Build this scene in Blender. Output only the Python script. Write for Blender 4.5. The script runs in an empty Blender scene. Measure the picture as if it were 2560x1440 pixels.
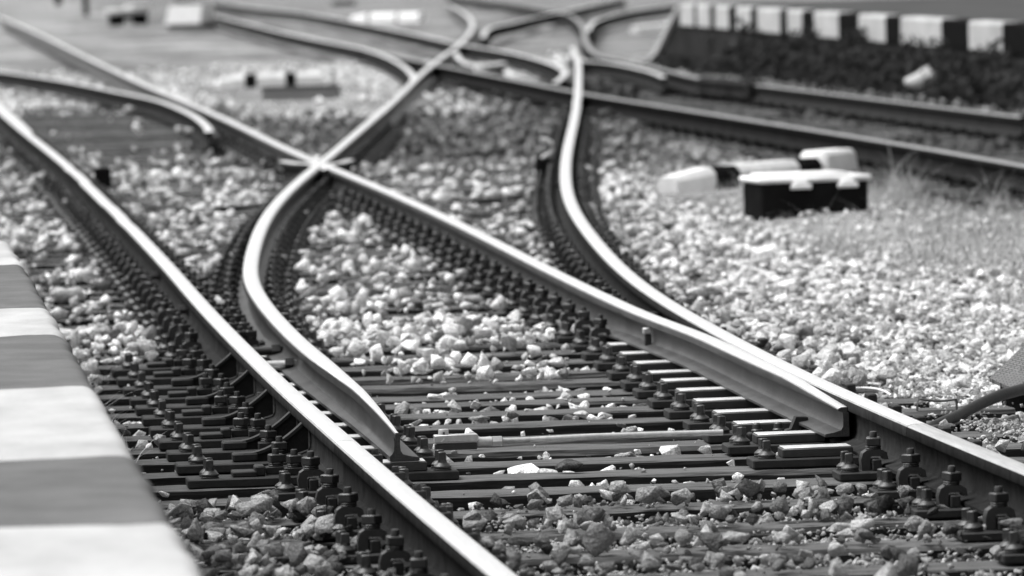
import bpy, bmesh, math, random
import numpy as np
from mathutils import Vector, Matrix

random.seed(7)
RNG = np.random.default_rng(11)
SC = bpy.context.scene
COL = SC.collection

# ------------------------------------------------------------------ camera
# world frame: +Y runs away along the straight track, +X to its right, z = 0 is the top of the rails (metres)
CAM_H, FPX = 1.425, 19000.0            # eye height over the rail tops, focal length in pixels of a 2560 px wide frame
CX, CY = 1280.0, 720.0
ROLL = math.atan(0.029)
PITCH = math.atan(911 * math.cos(ROLL) / FPX)
YAW = math.radians(5.0)                # the camera looks this far to the right of the track
_c, _s = math.cos(YAW), math.sin(YAW)
R_ = np.array([_c, -_s, 0.0])
FH = np.array([_s, _c, 0.0])
F_ = FH * math.cos(PITCH) + np.array([0, 0, -math.sin(PITCH)])
U_ = FH * math.sin(PITCH) + np.array([0, 0, math.cos(PITCH)])
CAM = np.array([0.0, 0.0, CAM_H])
cam_data = bpy.data.cameras.new("camera")
cam = bpy.data.objects.new("camera", cam_data)
COL.objects.link(cam)
xa = R_ * math.cos(ROLL) - U_ * math.sin(ROLL)
ya = R_ * math.sin(ROLL) + U_ * math.cos(ROLL)
za = -F_
cam.matrix_world = Matrix(((xa[0], ya[0], za[0], 0), (xa[1], ya[1], za[1], 0), (xa[2], ya[2], za[2], CAM_H), (0, 0, 0, 1)))
cam_data.sensor_width = 36.0
cam_data.lens = FPX / 2560 * 36.0
cam_data.clip_start = 0.5
cam_data.clip_end = 3000
cam_data.dof.use_dof = True
cam_data.dof.focus_distance = 22.3
cam_data.dof.aperture_fstop = 7.4
SC.camera = cam

# ------------------------------------------------------------------ light (soft, hazy daylight; neutral because the photograph is black and white)
SUN_EL, SUN_AZ = math.radians(60), math.radians(-72)      # azimuth measured from +Y towards +X
world = bpy.data.worlds.new("World")
SC.world = world
world.use_nodes = True
wn = world.node_tree
wn.nodes.clear()
w_out = wn.nodes.new("ShaderNodeOutputWorld")
w_bg = wn.nodes.new("ShaderNodeBackground")
w_bw = wn.nodes.new("ShaderNodeRGBToBW")
w_sky = wn.nodes.new("ShaderNodeTexSky")
w_sky.sky_type = 'NISHITA'
w_sky.sun_disc = False
w_sky.sun_elevation = SUN_EL
w_sky.sun_rotation = SUN_AZ
w_sky.dust_density = 4.0
wn.links.new(w_sky.outputs[0], w_bw.inputs[0])
wn.links.new(w_bw.outputs[0], w_bg.inputs[0])
wn.links.new(w_bg.outputs[0], w_out.inputs[0])
w_bg.inputs[1].default_value = 0.15
sun_data = bpy.data.lights.new("sun", 'SUN')
sun_data.energy = 1.5
sun_data.angle = math.radians(35)
sun = bpy.data.objects.new("sun", sun_data)
COL.objects.link(sun)
sd = Vector((math.sin(SUN_AZ) * math.cos(SUN_EL), math.cos(SUN_AZ) * math.cos(SUN_EL), math.sin(SUN_EL)))
sun.rotation_euler = sd.to_track_quat('Z', 'Y').to_euler()
SC.view_settings.view_transform = 'Standard'
SC.view_settings.look = 'None'
SC.view_settings.exposure = 0.8
SC.view_settings.gamma = 1.0


# ------------------------------------------------------------------ picture -> place
def ray(x, y):
    dx, dy = x - CX, y - CY
    u = dx * math.cos(ROLL) - dy * math.sin(ROLL)
    v = dx * math.sin(ROLL) + dy * math.cos(ROLL)
    return F_ * FPX + R_ * u - U_ * v


def on_z(x, y, z=0.0):                 # the point of the level plane z seen at a picture point
    d = ray(x, y)
    return CAM + d * ((z - CAM_H) / d[2])


def on_s(x, y, s):                     # the point seen there in the upright plane Y = s
    d = ray(x, y)
    return CAM + d * (s / d[1])


def project(p):
    d = np.asarray(p, float) - CAM
    k = FPX / (d @ F_)
    u, v = (d @ R_) * k, -(d @ U_) * k
    return CX + u * math.cos(ROLL) + v * math.sin(ROLL), CY - u * math.sin(ROLL) + v * math.cos(ROLL)


# ------------------------------------------------------------------ materials (grey only)
def mat(name, base, rough=0.8, metal=0.0, var=0.3, scale=8.0, bump=0.0, bscale=60.0, stretch=None, spec=0.5, attr=None, speck=0.0, crack=0.0, low=0.0):
    m = bpy.data.materials.new(name)
    m.use_nodes = True
    nt = m.node_tree
    bs = nt.nodes["Principled BSDF"]
    bs.inputs["Roughness"].default_value = rough
    bs.inputs["Metallic"].default_value = metal
    bs.inputs["Specular IOR Level"].default_value = spec
    geo = nt.nodes.new("ShaderNodeNewGeometry")
    mp = nt.nodes.new("ShaderNodeMapping")
    nt.links.new(geo.outputs["Position"], mp.inputs[0])
    if stretch:
        mp.inputs["Scale"].default_value = stretch
    n1 = nt.nodes.new("ShaderNodeTexNoise")
    n1.inputs["Scale"].default_value = scale
    n1.inputs["Detail"].default_value = 8
    n1.inputs["Roughness"].default_value = 0.65
    nt.links.new(mp.outputs[0], n1.inputs["Vector"])
    mr = nt.nodes.new("ShaderNodeMapRange")
    mr.inputs["From Min"].default_value = 0.25
    mr.inputs["From Max"].default_value = 0.75
    mr.inputs["To Min"].default_value = base * (1 - var)
    mr.inputs["To Max"].default_value = base * (1 + var)
    nt.links.new(n1.outputs["Fac"], mr.inputs["Value"])
    val = mr.outputs[0]
    if attr:
        at = nt.nodes.new("ShaderNodeAttribute")
        at.attribute_name = attr
        mu = nt.nodes.new("ShaderNodeMath")
        mu.operation = 'MULTIPLY'
        nt.links.new(at.outputs["Fac"], mu.inputs[0])
        nt.links.new(val, mu.inputs[1])
        val = mu.outputs[0]
    if low:
        n5 = nt.nodes.new("ShaderNodeTexNoise")
        n5.inputs["Scale"].default_value = 0.45
        n5.inputs["Detail"].default_value = 5
        nt.links.new(mp.outputs[0], n5.inputs["Vector"])
        m5 = nt.nodes.new("ShaderNodeMapRange")
        m5.inputs["From Min"].default_value = 0.36
        m5.inputs["From Max"].default_value = 0.62
        m5.inputs["To Min"].default_value = 1 - low
        m5.inputs["To Max"].default_value = 1.08
        nt.links.new(n5.outputs["Fac"], m5.inputs["Value"])
        mu5 = nt.nodes.new("ShaderNodeMath")
        mu5.operation = 'MULTIPLY'
        nt.links.new(val, mu5.inputs[0])
        nt.links.new(m5.outputs[0], mu5.inputs[1])
        val = mu5.outputs[0]
    if speck:
        n3 = nt.nodes.new("ShaderNodeTexNoise")
        n3.inputs["Scale"].default_value = bscale * 2.0
        n3.inputs["Detail"].default_value = 3
        nt.links.new(mp.outputs[0], n3.inputs["Vector"])
        m3 = nt.nodes.new("ShaderNodeMapRange")
        m3.inputs["From Min"].default_value = 0.35
        m3.inputs["From Max"].default_value = 0.65
        m3.inputs["To Min"].default_value = 1 - speck
        m3.inputs["To Max"].default_value = 1 + speck
        nt.links.new(n3.outputs["Fac"], m3.inputs["Value"])
        mu3 = nt.nodes.new("ShaderNodeMath")
        mu3.operation = 'MULTIPLY'
        nt.links.new(val, mu3.inputs[0])
        nt.links.new(m3.outputs[0], mu3.inputs[1])
        val = mu3.outputs[0]
    if crack:
        mp2 = nt.nodes.new("ShaderNodeMapping")
        nt.links.new(geo.outputs["Position"], mp2.inputs[0])
        mp2.inputs["Scale"].default_value = (.9, 22, 22)
        n4 = nt.nodes.new("ShaderNodeTexNoise")
        n4.inputs["Scale"].default_value = 3.0
        n4.inputs["Detail"].default_value = 4
        nt.links.new(mp2.outputs[0], n4.inputs["Vector"])
        m4 = nt.nodes.new("ShaderNodeMapRange")
        m4.inputs["From Min"].default_value = 0.52
        m4.inputs["From Max"].default_value = 0.66
        m4.inputs["To Min"].default_value = 1.15
        m4.inputs["To Max"].default_value = 1 - crack
        nt.links.new(n4.outputs["Fac"], m4.inputs["Value"])
        mu4 = nt.nodes.new("ShaderNodeMath")
        mu4.operation = 'MULTIPLY'
        nt.links.new(val, mu4.inputs[0])
        nt.links.new(m4.outputs[0], mu4.inputs[1])
        val = mu4.outputs[0]
    cb = nt.nodes.new("ShaderNodeCombineColor")
    for i in range(3):
        nt.links.new(val, cb.inputs[i])
    nt.links.new(cb.outputs[0], bs.inputs["Base Color"])
    if bump:
        n2 = nt.nodes.new("ShaderNodeTexNoise")
        n2.inputs["Scale"].default_value = bscale
        n2.inputs["Detail"].default_value = 6
        nt.links.new(mp.outputs[0], n2.inputs["Vector"])
        bp = nt.nodes.new("ShaderNodeBump")
        bp.inputs["Strength"].default_value = 1.0
        bp.inputs["Distance"].default_value = bump
        nt.links.new(n2.outputs["Fac"], bp.inputs["Height"])
        nt.links.new(bp.outputs[0], bs.inputs["Normal"])
    return m


M_TOP = mat("polished_rail_top", 0.90, 0.32, 0.75, 0.10, 14, 0.0005, 220, stretch=(6, 0.35, 6))
M_SHO = mat("rail_shoulder", 0.42, 0.42, 0.6, 0.35, 20, 0.0006, 200, stretch=(4, .5, 4))
M_TOP3 = mat("scuffed_rail_top", 0.50, 0.42, 0.65, 0.3, 12, 0.0007, 200, stretch=(7, .3, 7), speck=0.15)
M_TOP2 = mat("dull_rail_top", 0.26, 0.5, 0.4, 0.15, 14, 0.0005, 220, stretch=(6, 0.35, 6))
M_SIDE2 = mat("oily_shaded_rail_side", 0.022, 0.6, 0.0, 0.5, 16, 0.0008, 180, spec=0.0)  # oily black; the shade on the near rails is mixed into the colour
M_SIDE = mat("rusty_rail_side", 0.034, 0.62, 0.0, 0.45, 16, 0.0008, 180, spec=0.0)
M_BLADE = mat("worn_blade_side", 0.060, 0.45, 0.3, 0.45, 11, 0.0008, 120, stretch=(1, 0.5, 1), speck=0.25, spec=0.12)
M_IRON = mat("dark_oily_iron", 0.024, 0.42, 0.0, 0.4, 30, 0.0008, 220)
M_PLATE = mat("iron_plate", 0.030, 0.55, 0.0, 0.35, 24, 0.0008, 160, spec=0.1)
M_SLIDE = mat("greased_slide_face", 0.75, 0.35, 0.6, 0.25, 30, 0.001, 260)
M_STEEL = mat("grey_steel", 0.50, 0.42, 0.5, 0.25, 40, 0.0003, 300)
M_TAR_SHADE = mat("tarred_shaded_timber_side", 0.020, 0.8, 0.0, 0.5, 9, 0.003, 14, stretch=(0.6, 9, 9), spec=0.0)  # tar black, with the shade on sleeper sides painted in as well
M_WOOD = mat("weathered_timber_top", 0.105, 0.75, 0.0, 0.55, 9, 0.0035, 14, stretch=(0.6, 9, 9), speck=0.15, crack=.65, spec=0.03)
M_STONE = mat("crushed_stone", 0.95, 0.9, 0.0, 0.45, 34, 0.010, 95, attr="tone", speck=0.30, spec=0.0)
M_GROUND = mat("gravel_bed", 0.17, 0.95, 0.0, 0.5, 5, 0.012, 45, speck=0.35, spec=0.0, low=.5)
M_WHITE2 = mat("worn_white_paint", 0.40, 0.65, 0.0, 0.32, 3.2, 0.001, 90, stretch=(1.2, .5, 1), speck=0.05)
M_WHITE = mat("white_paint", 0.82, 0.6, 0.0, 0.20, 9, 0.001, 90, speck=0.04)
M_GREY = mat("weathered_grey_paint", 0.14, 0.6, 0.0, 0.25, 5, 0.0012, 80, speck=0.05, spec=0.0)
M_BLACK = mat("black_paint", 0.012, 0.8, 0.0, 0.3, 8, 0.001, 90, spec=0.0)
M_CONC = mat("pale_concrete", 0.6, 0.85, 0.0, 0.15, 6, 0.002, 60)
M_CONC2 = mat("grey_concrete", 0.26, 0.85, 0.0, 0.15, 6, 0.002, 60, spec=0.0)
M_DCONC = mat("stained_concrete", 0.032, 0.9, 0.0, 0.5, 3, 0.006, 20, spec=0.0)
M_ASPH = mat("asphalt", 0.075, 0.9, 0.0, 0.3, 1.2, 0.002, 80, spec=0.0)
M_RUBBER = mat("black_hose", 0.02, 0.45, 0.0, 0.3, 20, 0.001, 100, spec=0.25)
M_PERF = mat("grey_cast_lid", 0.17, 0.6, 0.0, 0.2, 20)
_nt = M_PERF.node_tree
_br = _nt.nodes.new("ShaderNodeTexBrick")
_br.inputs["Color1"].default_value = (.17, .17, .17, 1)
_br.inputs["Color2"].default_value = (.13, .13, .13, 1)
_br.inputs["Mortar"].default_value = (.035, .035, .035, 1)
_br.inputs["Scale"].default_value = 26.0
_br.inputs["Mortar Size"].default_value = 0.05
_nt.links.new(_nt.nodes["Mapping"].outputs[0], _br.inputs["Vector"])
_nt.links.new(_br.outputs["Color"], _nt.nodes["Principled BSDF"].inputs["Base Color"])
M_GRASS = mat("dry_grass", 0.38, 0.8, 0.0, 0.35, 6)
M_WEED = mat("dark_weed_leaf", 0.042, 0.7, 0.0, 0.6, 3, spec=0.0)


# ------------------------------------------------------------------ mesh helpers
def tag(o, label=None, cat=None, group=None, kind=None):
    if label: o["label"] = label
    if cat: o["category"] = cat
    if group: o["group"] = group
    if kind: o["kind"] = kind
    return o


class MB:
    def __init__(self):
        self.v, self.f, self.m, self.mats = [], [], [], []

    def mi(self, m):
        if m not in self.mats:
            self.mats.append(m)
        return self.mats.index(m)

    def add(self, vs, fs, m):
        b = len(self.v)
        self.v += [tuple(map(float, p)) for p in vs]
        k = self.mi(m)
        for f in fs:
            self.f.append([b + i for i in f])
            self.m.append(k)

    def box(self, c, d, m, rz=0.0, bev=0.0, taper=1.0, tilt=0.0):
        hx, hy, hz = d[0] / 2, d[1] / 2, d[2] / 2
        b = min(bev, hx * .9, hy * .9, hz * .9)
        rings = []
        if b > 0:
            zs = [(-hz, b), (-hz + b, 0), (hz - b, 0), (hz, b)]
        else:
            zs = [(-hz, 0), (hz, 0)]
        vs = []
        for z, ins in zs:
            t = taper if z > 0 else 1.0
            x, y = (hx - ins) * t, (hy - ins) * t
            e = b if b > 0 else 0
            if e:
                x2, y2 = max(hx * t - e, 0) if not ins else x - e * .3, max(hy * t - e, 0) if not ins else y - e * .3
                ring = [(-x2, -y, z), (x2, -y, z), (x, -y2, z), (x, y2, z), (x2, y, z), (-x2, y, z), (-x, y2, z), (-x, -y2, z)]
            else:
                ring = [(-x, -y, z), (x, -y, z), (x, y, z), (-x, y, z)]
            rings.append(ring)
            vs += ring
        n = len(rings[0])
        fs = [list(range(n - 1, -1, -1)), list(range(len(vs) - n, len(vs)))]
        for r in range(len(rings) - 1):
            for i in range(n):
                j = (i + 1) % n
                fs.append([r * n + i, r * n + j, (r + 1) * n + j, (r + 1) * n + i])
        ca, sa = math.cos(rz), math.sin(rz)
        ct, st = math.cos(tilt), math.sin(tilt)
        out = []
        for x, y, z in vs:
            x, z = x * ct + z * st, -x * st + z * ct
            out.append((c[0] + x * ca - y * sa, c[1] + x * sa + y * ca, c[2] + z))
        self.add(out, fs, m)

    def lathe(self, prof, m, c=(0, 0, 0), n=14, cap=True):
        vs = []
        for r, z in prof:
            for i in range(n):
                a = 2 * math.pi * (i + .5) / n
                vs.append((c[0] + r * math.cos(a), c[1] + r * math.sin(a), c[2] + z))
        fs = []
        for k in range(len(prof) - 1):
            for i in range(n):
                j = (i + 1) % n
                fs.append([k * n + i, k * n + j, (k + 1) * n + j, (k + 1) * n + i])
        if cap:
            fs.append(list(range(n - 1, -1, -1)))
            fs.append([(len(prof) - 1) * n + i for i in range(n)])
        self.add(vs, fs, m)

    def prism(self, poly, y0, y1, m):          # polygon in X-Z (counter-clockwise seen from -Y), pushed along Y
        n = len(poly)
        vs = [(x, y0, z) for x, z in poly] + [(x, y1, z) for x, z in poly]
        fs = [list(range(n)), list(range(2 * n - 1, n - 1, -1))]
        for i in range(n):
            j = (i + 1) % n
            fs.append([i, n + i, n + j, j])
        self.add(vs, fs, m)

    def tube(self, path, r, m, n=10):
        path = [Vector(p) for p in path]
        rr = r if hasattr(r, '__len__') else [r] * len(path)
        vs, up = [], Vector((0, 0, 1))
        for i, p in enumerate(path):
            t = (path[min(i + 1, len(path) - 1)] - path[max(i - 1, 0)]).normalized()
            a = t.cross(up)
            if a.length < 1e-3:
                a = t.cross(Vector((0, 1, 0)))
            a.normalize()
            b = a.cross(t)
            for k in range(n):
                w = 2 * math.pi * k / n
                vs.append(p + (a * math.cos(w) + b * math.sin(w)) * rr[i])
        fs = []
        for i in range(len(path) - 1):
            for k in range(n):
                l = (k + 1) % n
                fs.append([i * n + k, i * n + l, (i + 1) * n + l, (i + 1) * n + k])
        fs.append(list(range(n - 1, -1, -1)))
        fs.append([(len(path) - 1) * n + k for k in range(n)])
        self.add(vs, fs, m)

    def build(self, name, parent=None, smooth=False, angle=None):
        me = bpy.data.meshes.new(name)
        me.from_pydata(self.v, [], self.f)
        for m in self.mats:
            me.materials.append(m)
        me.polygons.foreach_set("material_index", self.m)
        me.update()
        bm = bmesh.new()
        bm.from_mesh(me)
        bmesh.ops.recalc_face_normals(bm, faces=bm.faces)
        if smooth:
            lim = math.radians(angle or 180)
            for f in bm.faces:
                f.smooth = True
            for e in bm.edges:
                if len(e.link_faces) == 2 and e.calc_face_angle(0) > lim:
                    e.smooth = False
        bm.to_mesh(me)
        bm.free()
        o = bpy.data.objects.new(name, me)
        COL.objects.link(o)
        if parent:
            o.parent = parent
        return o


def empty(name, loc=(0, 0, 0), rz=0.0):
    o = bpy.data.objects.new(name, None)
    o.empty_display_size = 0.1
    o.location = loc
    o.rotation_euler = (0, 0, rz)
    COL.objects.link(o)
    return o


CHILD = {}


def copy_tree(o, parent=None):
    c = o.copy()
    COL.objects.link(c)
    if o.name.startswith(("lag_screw", "clip_bolt")):
        c.rotation_euler = (RNG.uniform(-.05, .05), RNG.uniform(-.05, .05), RNG.uniform(0, 6.28))
    if parent:
        c.parent = parent
    for ch in CHILD.get(o.name, []):
        copy_tree(ch, c)
    return c


def remember(root):                    # note a prototype's children once, so that copies need no search
    ch = [x for x in COL.objects if x.parent == root]
    CHILD[root.name] = ch
    for x in ch:
        remember(x)


ORD = ("first second third fourth fifth sixth seventh eighth ninth tenth eleventh twelfth thirteenth fourteenth fifteenth sixteenth "
       "seventeenth eighteenth nineteenth twentieth twenty-first twenty-second twenty-third twenty-fourth twenty-fifth twenty-sixth "
       "twenty-seventh twenty-eighth twenty-ninth thirtieth").split()

# ------------------------------------------------------------------ heights
ZS = -0.167                            # top of the sleepers
SLEEP_S = [15.05, 15.70, 16.36, 17.02, 17.68, 18.35, 19.03, 19.80, 20.50, 21.22, 21.81, 22.42, 22.95, 23.50, 24.10, 24.66, 25.20, 25.68, 26.27]
while SLEEP_S[-1] < 71:
    SLEEP_S.append(SLEEP_S[-1] + 0.60)
SLEEP = np.array(SLEEP_S)


def smoothstep(a, b, x):
    t = np.clip((x - a) / (b - a), 0, 1)
    return t * t * (3 - 2 * t)


# ------------------------------------------------------------------ rail lines, read off the photograph and laid on the plane of the rail tops
PX = dict(
    A=[(0, 275), (62, 332), (108, 360), (200, 438), (317, 555), (422, 660), (467, 720), (548, 810), (698, 960), (775, 1020), (840, 1079), (970, 1200), (1050, 1260), (1265, 1440)],
    B=[(2560, 1166), (2282, 1061), (2145, 993), (2020, 943), (1880, 878), (1740, 805), (1630, 731), (1607, 720), (1501, 630), (1435, 540), (1410, 480), (1410, 420), (1419, 360), (1437, 300), (1446, 240), (1446, 180), (1450, 150), (1430, 118)],
    F=[(980, 1055), (945, 1015), (900, 965), (835, 920), (790, 890), (732, 852), (650, 780), (618, 710), (611, 670), (640, 572), (672, 510), (730, 460), (780, 425), (802, 407), (835, 380), (860, 360), (927, 300), (990, 250), (1035, 200), (1077, 160), (1138, 120), (1170, 95), (1187, 70), (1187, 50), (1165, 30), (1120, 12)],
    G=[(1990, 985), (1880, 905), (1740, 840), (1630, 792), (1530, 750), (1455, 718), (1380, 672), (1280, 627), (1140, 550), (1015, 492), (890, 442), (840, 421), (802, 407), (740, 382), (680, 360), (640, 330), (550, 287), (450, 247), (350, 207), (275, 170), (200, 135), (100, 85), (0, 42)],
    C=[(1120, -10), (1280, 10), (1405, 32), (1440, 47), (1460, 72), (1464, 100), (1480, 125), (1505, 140), (1550, 150), (1655, 172), (1762, 197), (1905, 212), (1920, 214), (2240, 253), (2560, 292)],
    D=[(1452, 150), (1530, 157), (1605, 172), (1642, 183), (1662, 193)],
    E=[(902, 120), (1000, 142), (1115, 165), (1280, 195), (1418, 228), (1460, 232), (1605, 255), (1920, 305), (2280, 360), (2560, 413)],
    E2=[(440, 20), (500, 30), (640, 64), (715, 82), (815, 103), (902, 120), (965, 140), (1010, 165), (1033, 188), (1035, 200)],
    E1=[(440, -5), (560, 8), (640, 20), (760, 33), (890, 55), (1040, 85), (1140, 107), (1280, 131), (1355, 150), (1395, 165), (1412, 178), (1405, 192), (1385, 207)],
    H=[(-40, 172), (0, 178), (150, 200), (300, 230), (400, 252), (475, 283), (515, 312), (524, 330)],
    I=[(-30, 240), (0, 263), (38, 295), (75, 332)],
    J=[(1208, 94), (1213, 80), (1230, 68), (1280, 57), (1360, 38), (1440, 22), (1560, -4)],
    K=[(1470, 76), (1485, 54), (1530, 38), (1600, 24), (1690, 12)],
    NN=[(1140, 132), (1150, 148), (1170, 160), (1200, 165), (1255, 160)],
)


def loess(key, bw=0.16, z=0.0):
    pts = np.array([on_z(x, y, z) for x, y in PX[key]])
    o = np.argsort(pts[:, 1])
    s, n = pts[o, 1], pts[o, 0]
    grid = [s[0]]
    while grid[-1] < s[-1]:
        grid.append(grid[-1] + 0.012 * grid[-1])
    grid[-1] = s[-1]
    out = []
    for g in grid:
        w = np.exp(-0.5 * ((s - g) / (bw * g * .5 + .2)) ** 2) + 1e-5 * np.exp(-np.abs(s - g) / g)
        if ((w > .1).sum()) < 3:
            w = w + 0.25 * np.exp(-0.5 * ((s - g) / (bw * g * 1.2)) ** 2)
        A = np.stack([np.ones_like(s), (s - g)], 1)
        sw = np.sqrt(w)[:, None]
        c = np.linalg.lstsq(A * sw, n * sw[:, 0], rcond=None)[0]
        out.append((c[0], g))
    return np.array(out)


def spline(key, z=0.0, sub=6):
    p = np.array([on_z(x, y, z)[:2] for x, y in PX[key]])
    if p[0, 1] > p[-1, 1]:
        p = p[::-1]
    q = np.vstack([2 * p[0] - p[1], p, 2 * p[-1] - p[-2]])
    out = []
    for i in range(1, len(q) - 2):
        for k in range(sub):
            t = k / sub
            out.append(0.5 * (2 * q[i] + (q[i + 1] - q[i - 1]) * t + (2 * q[i - 1] - 5 * q[i] + 4 * q[i + 1] - q[i + 2]) * t * t + (3 * q[i] - q[i - 1] - 3 * q[i + 1] + q[i + 2]) * t ** 3))
    out.append(p[-1])
    return np.array(out)


PATH = {k: loess(k) for k in ("A", "B", "F", "G", "E")}
for k in ("C", "D", "E1", "E2", "H", "I", "J", "K", "NN"):
    PATH[k] = spline(k)


def nat(key, s):                       # sideways place of a rail at distance s
    p = PATH[key]
    return float(np.interp(s, p[:, 1], p[:, 0]))


def cut(p, s0, s1):
    inside = p[(p[:, 1] > s0 + 1e-3) & (p[:, 1] < s1 - 1e-3)]
    e0 = (np.interp(s0, p[:, 1], p[:, 0]), s0)
    e1 = (np.interp(s1, p[:, 1], p[:, 0]), s1)
    return np.vstack([e0, inside, e1])


def extend(p, s0):                     # prolong a path straight on towards the camera
    d = p[4] - p[0]
    k = d[0] / d[1]
    return np.vstack([[p[0, 0] + k * (s0 - p[0, 1]), s0], p])


HEAD = [(0, .0006), (.012, .0004), (.021, -.0006), (.028, -.003), (.0325, -.007), (.034, -.012), (.0345, -.033), (.032, -.037), (.014, -.044)]
BASE = [(.014, -.044), (.0095, -.051), (.0082, -.078), (.0095, -.103), (.016, -.116), (.036, -.1235), (.061, -.1285), (.0635, -.131), (.0635, -.140)]


def sweep(name, path, prof, parent, mats, shape=None, zoff=0.0, close_top=False):
    """Push a symmetric profile (given for x >= 0) along a path; shape(x, z, s) may reshape it where a blade is planed down."""
    full = prof + [(-x, z) for x, z in reversed(prof) if x > 1e-9]
    n = len(full)
    path = np.asarray(path)
    tan = np.gradient(path, axis=0)
    tan /= np.linalg.norm(tan, axis=1)[:, None]
    vs, fs, mi = [], [], []
    for (px, py), (tx, ty) in zip(path, tan):
        for x, z in full:
            if shape:
                x, z = shape(x, z, py)
            vs.append((px + ty * x, py - tx * x, z + zoff))
    L = len(path)
    for i in range(L - 1):
        for k in range(n):
            l = (k + 1) % n
            if close_top and k == len(prof) - 1:
                pass
            fs.append((i * n + k, (i + 1) * n + k, (i + 1) * n + l, i * n + l))
            xa, xb = abs(full[k][0]), abs(full[l][0])
            top = prof is HEAD and max(xa, xb) < .0335 and full[k][1] > -.008 and full[l][1] > -.008
            mi.append((2 if max(xa, xb) > .0285 else 0) if top else 1)
    fs.append(tuple(range(n)))
    mi.append(1)
    fs.append(tuple((L - 1) * n + k for k in range(n - 1, -1, -1)))
    mi.append(1)
    me = bpy.data.meshes.new(name)
    me.from_pydata(vs, [], fs)
    for m in mats:
        me.materials.append(m)
    me.polygons.foreach_set("material_index", mi)
    me.polygons.foreach_set("use_smooth", [True] * (len(fs) - 2) + [False] * 2)
    bm = bmesh.new()
    bm.from_mesh(me)
    bmesh.ops.recalc_face_normals(bm, faces=bm.faces)
    for e in bm.edges:
        if len(e.link_faces) == 2 and e.calc_face_angle(0) > math.radians(38):
            e.smooth = False
    bm.to_mesh(me)
    bm.free()
    o = bpy.data.objects.new(name, me)
    COL.objects.link(o)
    o.parent = parent
    return o


def rail(path, label, shape=None, zoff=0.0, side=None, name="rail", group=None, top=None):
    root = tag(empty(name, (float(path[0][0]), float(path[0][1]), 0)), label, "rail", group)
    side = side or M_SIDE
    h = sweep("rail_head", path, HEAD, root, (top or M_TOP, side, M_SHO if top is None else top), shape, zoff)
    b = sweep("rail_foot", path, BASE, root, (top or M_TOP, side), shape, zoff)
    inv = Matrix.Translation(-Vector(root.location))
    for o in (h, b):
        o.data.transform(inv)
    return root


JA, JB = 21.10, 20.96                  # rail joints
rail(cut(extend(PATH["A"], 12.0), 12.0, JA - .006), "shiny rail crossing the bottom edge between the striped platform and the ballast", side=M_SIDE2)
rail(cut(PATH["A"], JA, 66.0), "straight shiny rail with curved braces, running beside the open switch blade to the upper corner")
rail(cut(extend(PATH["B"], 12.0), 12.0, JB - .006), "shiny rail leaving at the lower right edge, past the joint by the black hose", side=M_SIDE2, top=M_TOP3)
rail(cut(PATH["B"], JB, PATH["B"][-1, 1]), "long shiny rail bending in an S behind the closed switch blade")

F_TIP, G_TIP = 21.75, 22.15


def blade_z(z, s):
    k = 0.79 + 0.21 * float(smoothstep(27.5, 29.0, s))
    return z * k


def shape_open(x, z, s):               # open blade: planed on the side that faces the straight rail
    t = float(np.clip((s - F_TIP) / 4.2, 0, 1))
    u = float(np.clip((s - F_TIP) / 1.7, 0, 1))
    z2 = blade_z(z, s)
    if z > -.05:
        lo = -.034 * t - .0045
        x = max(x, lo)
        if x > 0:
            x = x * (0.22 + .78 * min(1, t * 1.25))
        z2 -= (1 - u) ** 1.3 * .030 * (1 if z > -.02 else .55)
    else:
        x = max(x, -.0085 - .055 * (0.25 + .75 * t) if z < -.11 else x)
    return x, z2


def shape_closed(x, z, s):             # closed blade: planed on the side that lies against the stock rail
    t = float(np.clip((s - G_TIP) / 3.6, 0, 1))
    u = float(np.clip((s - G_TIP) / 1.2, 0, 1))
    z2 = blade_z(z, s)
    if z > -.05:
        x = min(x, .004 + .030 * t)
        if x < 0:
            x = x * (.72 + .28 * t)
        z2 -= (1 - u) * .024 * (1 if z > -.02 else .2)
    else:
        x = min(x, .0085 + .055 * t)
    return x, z2


pF = cut(PATH["F"], F_TIP, PATH["F"][-1, 1])
pG = PATH["G"].copy()
keep = pG[pG[:, 1] > 24.0]
gap = 0.064
close = [(nat("B", s) - .034 - (.034 * np.clip((s - G_TIP) / 3.6, 0, 1) + .006), s) for s in np.arange(G_TIP, 25.8, .15)]
close = np.array(close)
keep = pG[pG[:, 1] > 27.2]
pG = np.vstack([close, keep])
# ease the join
sm = np.arange(G_TIP, pG[-1, 1], .25)
nn = np.interp(sm, pG[:, 1], pG[:, 0])
ker = np.hanning(9); ker /= ker.sum()
pad = np.concatenate([np.linspace(nn[0] - (nn[1] - nn[0]) * 4, nn[0], 5)[:4], nn, np.linspace(nn[-1], nn[-1] + (nn[-1] - nn[-2]) * 4, 5)[1:]])
nn = np.convolve(pad, ker, 'valid')
pG = np.stack([nn, sm], 1)
PATH["G"] = pG
bladeF = rail(pF, "curved switch blade standing open, its planed tip ending near the threaded rod", shape_open, .0024, M_BLADE, "switch_blade")
bladeG = rail(pG, "long switch blade lying closed against the stock rail, above the bright slide plates", shape_closed, 0.0, M_BLADE, "switch_blade")

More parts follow.
